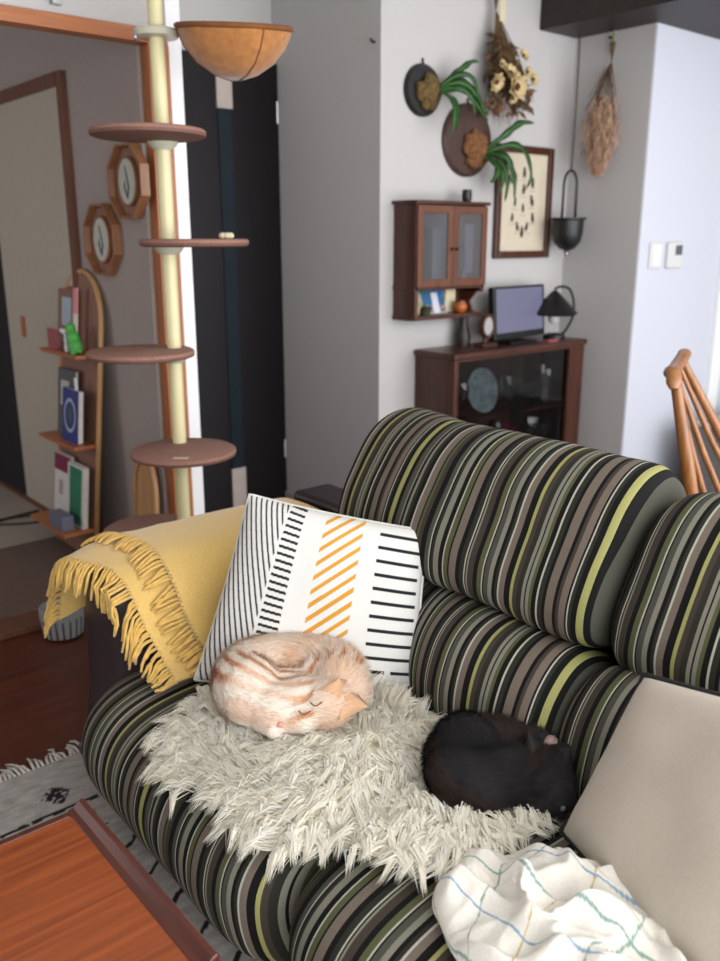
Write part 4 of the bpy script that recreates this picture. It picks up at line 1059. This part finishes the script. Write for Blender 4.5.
# ------------------------------------------------------------------ sheepskin
PATHP = crom([(.578, 0, .17), (.572, 0, .235), (.590, 0, .30), (.645, 0, .345), (.745, 0, .370), (.88, 0, .378), (1.00, 0, .378), (1.03, 0, .40), (1.02, 0, .46)], 120, False)
PL = [0]
for i in range(1, 120): PL.append(PL[-1] + (PATHP[i] - PATHP[i - 1]).length)
def pathp(s):
    s = min(max(s, 0), PL[-1] - 1e-4); f = s / PL[-1] * 119; i = min(int(f), 118); p = PATHP[i].lerp(PATHP[i + 1], f - i); d = (PATHP[i + 1] - PATHP[i]).normalized()
    return p, d
def s_of_x(x, low=True):
    best = min(range(30, 110), key=lambda i: abs(PATHP[i].x - x)); return PL[best]
def skp(s, y, lift=0):
    p, d = pathp(s); nrm = V((-d.z, 0, d.x))
    val = -.022 * math.exp(-((y - .925) / .035) ** 2) + .006 * noise.noise(V((s * 9, y * 9, 2)))
    return V((p.x, y, p.z)) + nrm * (.008 + val + lift), d, nrm
OUT = [(.628, 1.27), (.655, 1.335), (.70, 1.36), (.80, 1.37), (.95, 1.38), (1.02, 1.28), (1.03, 1.15), (1.03, 1.0), (1.02, .76), (1.00, .735), (.92, .72), (.83, .725), (.775, .76), (.735, .82), (.735, .875), (.745, .905), (.70, .915), (.66, .935), (.645, .98), (.640, 1.04), (.650, 1.10), (.655, 1.15), (.632, 1.20)]
poly = [(s_of_x(x), y) for x, y in OUT]
def inside(p, q):
    c = False; j = len(poly) - 1
    for i in range(len(poly)):
        if (poly[i][1] > q) != (poly[j][1] > q) and p < (poly[j][0] - poly[i][0]) * (q - poly[i][1]) / (poly[j][1] - poly[i][1]) + poly[i][0]: c = not c
        j = i
    return c
sk = thing('sheepskin', (.83, 1.05, .37), 'creamy white long-haired sheepskin spread over the striped seat', 'sheepskin')
b = MB(); G = {}; st = .012
s0 = min(p[0] for p in poly); y0 = min(p[1] for p in poly)
for i in range(60):
    for j in range(80):
        s, y = s0 + i * st, y0 + j * st
        if inside(s + st / 2, y + st / 2):
            q = []
            for (a, c) in ((i, j), (i + 1, j), (i + 1, j + 1), (i, j + 1)):
                if (a, c) not in G:
                    G[(a, c)] = len(b.v); b.v.append(skp(s0 + a * st, y0 + c * st, .006)[0]); b.c.append((1, 1, 1, 1))
                q.append(G[(a, c)])
            b.f.append(tuple(q)); b.m.append(0)
M['hide'] = plain('cream_hide', (244, 238, 220, 1), 1, noise_amt=.05, spec=.1)
b.build('hide', M['hide'], sk, smooth=True)
WA, WB = lin((252, 250, 243, 1)), lin((247, 240, 220, 1))
rnd = random.Random(21); b = MB(); cnt = 0; WN = []
cen = (s_of_x(.85), 1.06)
sr = (max(p[0] for p in poly) - s0, max(p[1] for p in poly) - y0)
while cnt < 1500:
    s, y = s0 + rnd.random() * sr[0], y0 + rnd.random() * sr[1]
    if not inside(s, y): continue
    cnt += 1
    base, d, nrm = skp(s, y, .004)
    sw = noise.noise(V((s * 6, y * 6, 1.5)))
    ds_, dy_ = s - cen[0], y - cen[1]
    ang = math.atan2(dy_, ds_ - .08) + sw * 1.3 + rnd.gauss(0, .55)
    flow = d * math.cos(ang) + V((0, 1, 0)) * math.sin(ang) + V((0, 0, -.10))
    cross = flow.cross(nrm).normalized()
    L = rnd.uniform(.040, .068); up = rnd.uniform(.014, .030); bend = rnd.uniform(-.014, .014)
    tip = base + flow * L + nrm * up * .55 + cross * bend
    mid = base + flow * L * .45 + nrm * up - cross * bend * .5
    for q in range(17):
        o_ = d * rnd.gauss(0, .007) + V((0, 1, 0)) * rnd.gauss(0, .007)
        b0 = base + o_; m1 = mid + o_ * .75 + nrm * rnd.uniform(-.006, .005); e = tip + o_ * .35 + V((rnd.uniform(-.004, .004), rnd.uniform(-.004, .004), rnd.uniform(-.004, .003)))
        side = cross * rnd.uniform(.0009, .0019)
        t = rnd.random(); b.curc = tuple(WA[k] * (1 - t) + WB[k] * t for k in range(3)) + (1,)
        nn = (nrm + flow * .15 + cross * (o_.dot(cross) / .010) * .35).normalized(); WN += [nn] * 6
        b.add([b0 - side * .7, b0 + side * .7, m1 - side, m1 + side, e, m1 + nrm * .0012], [(0, 1, 3, 5, 2), (2, 5, 4), (5, 3, 4)])
b.curc = (1, 1, 1, 1)
M['wool'] = vcol('long_white_wool', 1, 60, .04, 0, spec=.1)
_nt = M['wool'].node_tree; _p = _nt.nodes['Principled BSDF']; _tl = _nt.nodes.new('ShaderNodeBsdfTranslucent'); _mx = _nt.nodes.new('ShaderNodeMixShader'); _mx.inputs[0].default_value = .42
_nt.links.new(_p.inputs['Base Color'].links[0].from_socket, _tl.inputs['Color']); _nt.links.new(_p.outputs[0], _mx.inputs[1]); _nt.links.new(_tl.outputs[0], _mx.inputs[2]); _nt.links.new(_mx.outputs[0], _nt.nodes['Material Output'].inputs['Surface'])
wl = b.build('wool', M['wool'], sk, smooth=False, fixn=False, nors=WN); wl['kind'] = 'stuff'

# ------------------------------------------------------------------ cats
def cat(name, O, sc, balls, colf, label, fur_n, fur_L, mat, res=.005, flip=1):
    O = V(O)
    def T(r, d, z): return O + RX * (r * sc * flip) + FD * (d * sc) + V((0, 0, z * sc))
    pts = []
    Rb = basis(RX, FD, V((0, 0, 1)))
    for (r, d, z), rad in balls:
        rad = rad if hasattr(rad, '__len__') else (rad, rad, rad)
        pts.append((T(r, d, z), tuple(q * sc for q in rad), Rb))
    t = thing(name, (O.x, O.y, O.z), label, 'cat')
    cf = lambda p: colf(((p - O).dot(RX) / sc * flip, (p - O).dot(FD) / sc, (p - O).z / sc))
    body = skin_obj('body', pts, t, mat, res, colf=cf, smooth_it=5)
    # coat: short hairs growing from the body
    me = body.data; rnd = random.Random(4); b = MB(); base = wloc(t); FN = []
    polys = me.polygons; areas = []; acc = 0
    for p in polys: acc += p.area; areas.append(acc)
    import bisect
    for k in range(fur_n):
        p = polys[min(bisect.bisect(areas, rnd.random() * acc), len(polys) - 1)]
        vs_ = [me.vertices[i].co for i in p.vertices]; w = [rnd.random() for _ in vs_]; sw = sum(w)
        q = sum((v * (x / sw) for v, x in zip(vs_, w)), V((0, 0, 0))); n_ = p.normal
        lp = q + base - O; r = lp.dot(RX) * flip; d = lp.dot(FD)
        tang = (RX * (-d) * flip + FD * r); tang = tang - n_ * tang.dot(n_)
        if tang.length < 1e-4: tang = n_.orthogonal()
        tang.normalize(); L = fur_L * rnd.uniform(.6, 1.2)
        dirv = (tang * .85 + n_ * .38 + V((rnd.uniform(-.25, .25), rnd.uniform(-.25, .25), rnd.uniform(-.2, .2)))).normalized()
        sd = dirv.cross(n_).normalized() * .0006
        kv = rnd.uniform(.80, 1.18); b.curc = tuple(min(1, x * kv) for x in cf(q + base)[:3]) + (1,); FN += [(n_ + V((rnd.uniform(-.35, .35), rnd.uniform(-.35, .35), rnd.uniform(-.35, .35)))).normalized()] * 3
        g = q + base; b.add([g - sd, g + sd, g + dirv * L], [(0, 1, 2)])
    b.curc = (1, 1, 1, 1)
    f = b.build('coat', mat, t, fixn=False, nors=FN); f['kind'] = 'stuff'
    return t, T
def arcballs(a, b_, a0, a1, n, r0, r1, z):
    out = []
    for i in range(n):
        t = i / (n - 1); ph = math.radians(a0 + (a1 - a0) * t); r = r0 + (r1 - r0) * t; out.append(((a * math.cos(ph), b_ * math.sin(ph), z(t) if callable(z) else z), r))
    return out
CR, OR1, OR2 = lin((255, 242, 226)), lin((232, 170, 118)), lin((204, 132, 82))
def mixc(a, c, t): return tuple(a[k] * (1 - t) + c[k] * t for k in range(3)) + (1,)
def orange_col(p):
    r, d, z = p
    n1 = noise.noise(V((r * 14, d * 14, z * 14 + 3)))
    w = math.hypot(r - .0, (d - .02) * 1.15); ph = math.atan2(d - .02, r)
    st_ = .5 + .5 * math.sin(w * 270 + n1 * 3.0 + ph * 1.2)
    t = ss(.25, .9, st_) * .95 + .25 * n1
    if d > .0: t = .30 + .55 * n1
    if z < .03: t *= .4
    t *= 1 - .6 * ss(-.045, -.085, d) * ss(.03, -.02, r)
    if w < .05: t = max(t, .75 * (1 - w / .05))
    if r > .04 and d < -.02: t = .35 + .4 * n1
    return mixc(CR, OR1 if t < .75 else OR2, min(max(t, 0), 1))
ob = arcballs(.082, .062, 215, -10, 15, .056, .05, .054)
ob += [((-.075, -.022, .050), (.058, .062, .055)), ((-.06, -.05, .046), (.056, .05, .05)), ((-.02, -.072, .040), (.055, .042, .042)), ((.02, -.06, .042), (.05, .045, .045)), ((-.01, -.03, .04), (.06, .045, .045)), ((.0, .0, .03), (.06, .05, .035)),
       ((.092, -.02, .046), (.043, .045, .043)), ((.060, -.072, .046), (.047, .040, .042)), ((.022, -.100, .034), (.027, .022, .023)), ((.004, -.106, .03), (.017, .014, .015))]
# tail wrapped along the front and a tucked paw
ob += [((-.105 + .012 * i, -.035 - .011 * i, .022), .019 - .0006 * i) for i in range(8)]
ob += [((.045, -.005, .075), (.03, .02, .018))]
M['ginger'] = vcol('ginger_coat', .95, 300, .10, .2, sheen=.1)
M['blackfur'] = vcol('black_coat', .8, 300, .2, .2, sheen=.1, spec=.35)
OC = V((.872, 1.235, .395))
tc, T = cat('sleeping_cat', OC, 1.12, ob, orange_col, 'ginger and cream tabby cat curled asleep on the sheepskin', 22000, .016, M['ginger'])
def cone_ear(tip, c1, c2, c3, m, t, nm='ear'):
    b = MB(); tip, c1, c2, c3 = V(tip), V(c1), V(c2), V(c3)
    P = []
    for i in range(6):
        k = i / 5; kk = k ** .8
        P.append([c1.lerp(tip, kk), ((c1 + c2) / 2 + (tip - c3) * .18 * (1 - k)).lerp(tip, kk), c2.lerp(tip, kk), c3.lerp(tip, kk)])
    b.grid(P, 6, 4, closev=True); return b.build(nm, m, t, smooth=True)
gin = plain('ginger_ear', (226, 178, 138), .9, noise_amt=.1); pink = plain('pink_skin', (222, 158, 132), .6, noise_amt=.1)
cone_ear(T(.130, -.090, .052), T(.108, -.044, .056), T(.084, -.116, .040), T(.088, -.085, .078), gin, tc)
cone_ear(T(.084, -.098, .106), T(.096, -.050, .078), T(.044, -.090, .080), T(.084, -.098, .064), gin, tc)
b = MB(); b.ell(T(-.010, -.117, .036), (.0065, .006, .005), 10, 8); b.build('nose', pink, tc, smooth=True)
for (r, d, z) in ((.028, -.118, .060), (.046, -.112, .072)):
    b = MB(); b.tube(crom([T(r - .009, d - .002, z + .002), T(r, d - .004, z - .004), T(r + .010, d + .001, z)], 8, False), .0013, 5)
    b.build('closed_eye', plain('eye_line', (130, 84, 58), .8), tc, smooth=True)

BK, BK2, RD = lin((12, 10, 10)), lin((44, 40, 42)), lin((58, 36, 24))
def black_col(p):
    r, d, z = p; n1 = noise.noise(V((r * 18, d * 18, z * 18 + 9))); n2 = noise.noise(V((r * 9, d * 9, z * 9 + 2)))
    c = mixc(BK, BK2, min(max(.5 + n1, 0), 1))
    if n2 > .22: c = mixc(c, RD, .5)
    return c
M['blackfur'].node_tree.nodes['Principled BSDF'].inputs['Sheen Weight'].default_value = 0
kb = arcballs(.058, .050, 300, 70, 12, .050, .052, .054)
kb += [((-.035, .02, .066), (.060, .062, .060)), ((-.055, -.025, .052), (.055, .055, .052)), ((-.005, -.060, .044), (.052, .042, .042)), ((.0, .01, .04), (.05, .05, .045)),
       ((.030, .045, .062), (.045, .038, .042)), ((.088, -.040, .050), (.047, .048, .046)), ((.100, -.074, .040), (.030, .026, .027)), ((.105, -.090, .034), (.019, .016, .017)), ((.06, -.03, .04), (.035, .035, .035)), ((.075, -.08, .02), (.04, .022, .018)),
       ((.060, .040, .074), (.026, .024, .022)), ((.080, .030, .082), (.020, .018, .016)), ((.096, .020, .084), (.016, .015, .013))]
kb += [((-.085 + .016 * i, -.05 - .007 * i, .02), .017 - .0005 * i) for i in range(7)]
KC = V((.975, .828, .385))
tk, T = cat('sleeping_cat', KC, .97, kb, black_col, 'black tortoiseshell cat curled asleep against the sofa back', 20000, .016, M['blackfur'])
bear = plain('black_ear', (26, 22, 22), .8)
cone_ear(T(.064, -.012, .118), T(.050, -.030, .082), T(.092, -.012, .092), T(.070, -.050, .088), bear, tk)
cone_ear(T(.140, -.010, .098), T(.104, -.004, .086), T(.136, -.042, .060), T(.116, -.052, .082), bear, tk)
b = MB(); b.ell(T(.106, .012, .083), (.013, .011, .010), 12, 8)
for k in (-1, 0, 1): b.ell(T(.114 + .002 * (k == 0), .012 + .0075 * k, .083), (.0065, .0045, .0055), 8, 6)
b.build('pale_paw', plain('paw_pinkish', (178, 150, 140), .8, noise_amt=.1), tk, smooth=True)
b = MB(); b.ell(T(.088, .028, .074), (.016, .010, .010), 12, 8); b.build('orange_patch', plain('rust_fur', (124, 84, 36), .9, noise_amt=.3), tk, smooth=True)
b = MB(); b.ell(T(.106, -.106, .036), (.005, .004, .004), 8, 6); b.build('nose', plain('grey_nose', (128, 118, 120), .6), tk, smooth=True)

# ------------------------------------------------------------------ crumpled towel
tb = MB(); NU = 280; P = []; cs = []
TC = (.800, .490)
TOW, BLU, YEL, TEA = lin((234, 229, 218, 1)), lin((150, 186, 214)), lin((222, 200, 130)), lin((150, 184, 172))
def ridge(x, y, z): return 1 - (math.sqrt(noise.noise(V((x, y, z))) ** 2 + .006) - .03) * 2.1
for i in range(NU):
    row = []
    for j in range(NU):
        u = -1 + 2 * i / (NU - 1); v = -1 + 2 * j / (NU - 1)
        # square to disc
        x = u * math.sqrt(1 - v * v / 2); y = v * math.sqrt(1 - u * u / 2); r = math.hypot(x, y); a = math.atan2(y, x)
        bd = 1 + .10 * noise.noise(V((math.cos(a) * 1.6, math.sin(a) * 1.6, 5))) + .05 * noise.noise(V((math.cos(a) * 4, math.sin(a) * 4, 8)))
        wx = .25 * noise.noise(V((x * 1.7, y * 1.7, 11))); wy = .25 * noise.noise(V((x * 1.7, y * 1.7, 17)))
        f1 = ridge(x * 1.3 + wx * 2, y * 2.1 + wy * 2, 3); f2 = ridge(x * 2.6 + wx * 4, y * 2.2 - wy * 3, 7); f3 = noise.noise(V((x * 7, y * 7, 2)))
        h = (1 - r ** 2.6) ** .55 if r < 1 else 0
        z = .374 + h * (.042 + .034 * f1 + .028 * f2 + .010 * ridge(x * 5 + wx * 5, y * 4 + wy * 6, 1) + .004 * f3)
        px_ = TC[0] + .143 * x * bd + .02 * f2 * (1 - r); py_ = TC[1] + .235 * y * bd + .02 * f1 * (1 - r)
        row.append(V((px_, py_, max(z, .375))))
        U, W = u * .30 + wx * .16, v * .42 + wy * .16
        c = TOW
        qa = (U / .135 + .15) % 1; qb = (W / .165 + .42) % 1
        if qa < .036: c = BLU if int(math.floor(U / .135 + .15)) % 2 else TEA
        elif qb < .025: c = YEL if int(math.floor(W / .165 + .42)) % 2 else TEA
        cs.append(c)
    P.append(row)
tb.grid(P, NU, NU); tb.c = list(cs)
M['terry'] = vcol('terry_cloth', .95, 500, .08, .6, sheen=.2, dist=.003)
tw_ = tb.build('crumpled_towel', M['terry'], smooth=True, fixn=True)
tag(tw_, 'crumpled off-white towel with thin blue and yellow check lines on the near seat', 'towel')

# ------------------------------------------------------------------ rug
rug = thing('rug', (.1, 1.05, 0), 'pale grey woven rug with black line motifs and fringe under the coffee table', 'rug')
RUG, RBK = lin((196, 190, 182)), lin((34, 30, 32))
NX, NY = 300, 380; rx0, rx1, ry0, ry1 = -.75, .98, .1, 1.95
b = MB(); P = []; cs = []
def rugcol(x, y):
    w = .006 * noise.noise(V((x * 30, y * 30, 1)))
    yy = y + w; d = ry1 - yy
    for c0, th in ((.205, .006), (.255, .006)):
        if abs(d - c0) < th and noise.noise(V((x * 60, y * 8, 4))) > -.25: return RBK
    if .10 < d < .18:
        q = (x / .17) % 1 - .5
        if abs(q) * .17 < .035 * (1 - abs(d - .14) / .04) and noise.noise(V((x * 120, y * 120, 8))) > -.2: return RBK
    if d > .31:
        zx = (x / .14) % 1; tri = abs(zx - .5) * 2
        q = ((d - .31) / .105 + tri * .45) % 1
        if q < .11 and ((x / .07) % 1) < .72: return RBK
    n_ = noise.noise(V((x * 25, y * 60, 3)))
    return mixc(RUG, lin((150, 146, 142)), min(max(.35 + n_ * .6, 0), 1))
for i in range(NX):
    row = []
    for j in range(NY):
        x = rx0 + (rx1 - rx0) * i / (NX - 1); y = ry0 + (ry1 - ry0) * j / (NY - 1)
        row.append(V((x, y, .010 + .0015 * noise.noise(V((x * 40, y * 40, 0)))))); cs.append(rugcol(x, y))
    P.append(row)
b.grid(P, NX, NY); b.c = list(cs)
nb = len(b.v); b.c += [RUG] * 4
b.v += [V((rx0, ry0, .001)), V((rx1, ry0, .001)), V((rx1, ry1, .001)), V((rx0, ry1, .001))]
bound = [i * NY for i in range(NX)] + [(NX - 1) * NY + j for j in range(1, NY)] + [i * NY + NY - 1 for i in range(NX - 2, -1, -1)] + [j for j in range(NY - 2, 0, -1)]
nl = len(b.v)
for k in bound: b.v.append(V((b.v[k].x, b.v[k].y, .001))); b.c.append(RUG)
for k in range(len(bound)):
    k2 = (k + 1) % len(bound); b.f.append((bound[k], bound[k2], nl + k2, nl + k)); b.m.append(0)
b.v = b.v; b.build('pile', vcol('woven_rug', .95, 200, .15, .4), rug, smooth='auto')
b = MB(); rnd = random.Random(2)
for k in range(150):
    x = rx0 + (rx1 - rx0) * (k + .5) / 150; p = V((x, ry1 - .006, .010)); sx = rnd.uniform(-.02, .02); L = rnd.uniform(.04, .075)
    b.tube([p, p + V((sx * .3, L * .4, .004)), p + V((sx, L * .8, -.002)), p + V((sx + rnd.uniform(-.012, .012), L, -.005))], [.004, .0045, .004, .0025], 5)
fr = b.build('fringe', plain('rug_fringe', (206, 198, 188), .95, noise_amt=.1), rug, smooth=True); fr['kind'] = 'stuff'

# ------------------------------------------------------------------ coffee table
TX0, TX1, TY0, TY1, TZ = -.55, .440, .795, 1.200, .40
ct = thing('coffee_table', (-.05, 1.0, 0), 'small teak coffee table with dark raised end lip on the rug', 'table')
b = MB(); b.bx(TX0 + .03, TX1 - .030, TY0 + .012, TY1 - .012, TZ - .022, TZ - .004); b.build('top_panel', M['teak'], ct)
b = MB()
for x0, sgn in ((TX1 - .031, 1), (TX0 + .031, -1)):
    prf = [(0, -.024), (0, -.003), (.010, 0), (.020, .008), (.028, .010), (.031, .003), (.029, -.016), (.022, -.024)]
    b = MB(); b.prism([V((x0 + sgn * a, TY0 - .004, TZ + z)) for a, z in prf], (0, TY1 - TY0 + .008, 0))
    b.build('end_lip', M['teakdark'], ct, bevel=.003)
b = MB()
for y0_, y1_ in ((TY0, TY0 + .0125), (TY1 - .0125, TY1)): b.bx(TX0 + .031, TX1 - .031, y0_, y1_, TZ - .026, TZ - .002)
b.build('side_edge', M['teakdark'], ct, bevel=.002)
b = MB(); b.bx(TX0 + .08, TX1 - .08, TY0 + .03, TY1 - .03, TZ - .07, TZ - .0225); b.build('apron', M['teakdark'], ct)
for xx in (TX0 + .10, TX1 - .10):
    for yy in (TY0 + .05, TY1 - .05):
        b = MB(); b.tube([(xx, yy, TZ - .06), (xx + (.03 if xx > 0 else -.03), yy, .0115)], [.019, .012], 14); b.build('leg', M['teakdark'], ct, smooth='auto')

# ------------------------------------------------------------------ light, sky, camera
w = bpy.data.worlds.new('World'); scene.world = w; w.use_nodes = True
bg = w.node_tree.nodes['Background']; bg.inputs['Color'].default_value = (.75, .85, 1, 1); bg.inputs['Strength'].default_value = .6
def area(name, loc, rot, sx, sy, power, colr):
    L = bpy.data.lights.new(name, 'AREA'); L.shape = 'RECTANGLE'; L.size = sx; L.size_y = sy; L.energy = power; L.color = colr
    o = bpy.data.objects.new(name, L); col.objects.link(o); o.location = loc; o.rotation_euler = rot; return o
area('window_daylight', ((WX0 + WX1) / 2, -.84, (WZ0 + WZ1) / 2), (PI / 2, 0, 0), WX1 - WX0 - .1, WZ1 - WZ0 - .1, 148, (.97, .98, 1))
area('tatami_room_fill', (-1.55, 4.4, 1.3), (0, -PI / 2, 0), 1.2, 1.6, 15, (.95, .95, 1))  # added fill lamp for an assumed, unseen window; none is built
cam = bpy.data.cameras.new('Camera'); co = bpy.data.objects.new('Camera', cam); col.objects.link(co); scene.camera = co
th = math.atan(243 / 870); az = math.atan2(1070, math.hypot(870, 243))
Fh = V((math.cos(az), math.sin(az), 0)); Rr = V((math.sin(az), -math.cos(az), 0)); Zz = V((0, 0, 1))
Fw = Fh * math.cos(th) - Zz * math.sin(th); Up = Fh * math.sin(th) + Zz * math.cos(th)
co.matrix_world = Matrix.Translation((0, 0, 1.27)) @ basis(Rr, Up, -Fw).to_4x4()
cam.sensor_fit = 'VERTICAL'; cam.sensor_height = 36; cam.sensor_width = 27; cam.lens = 870 / 961 * 36
cam.clip_start = .05
cam.dof.use_dof = True; cam.dof.focus_distance = 1.55; cam.dof.aperture_fstop = 3.6
scene.view_settings.view_transform = 'Standard'; scene.view_settings.look = 'None'
scene.view_settings.exposure = .54; scene.view_settings.gamma = 1
scene.view_settings.use_curve_mapping = False
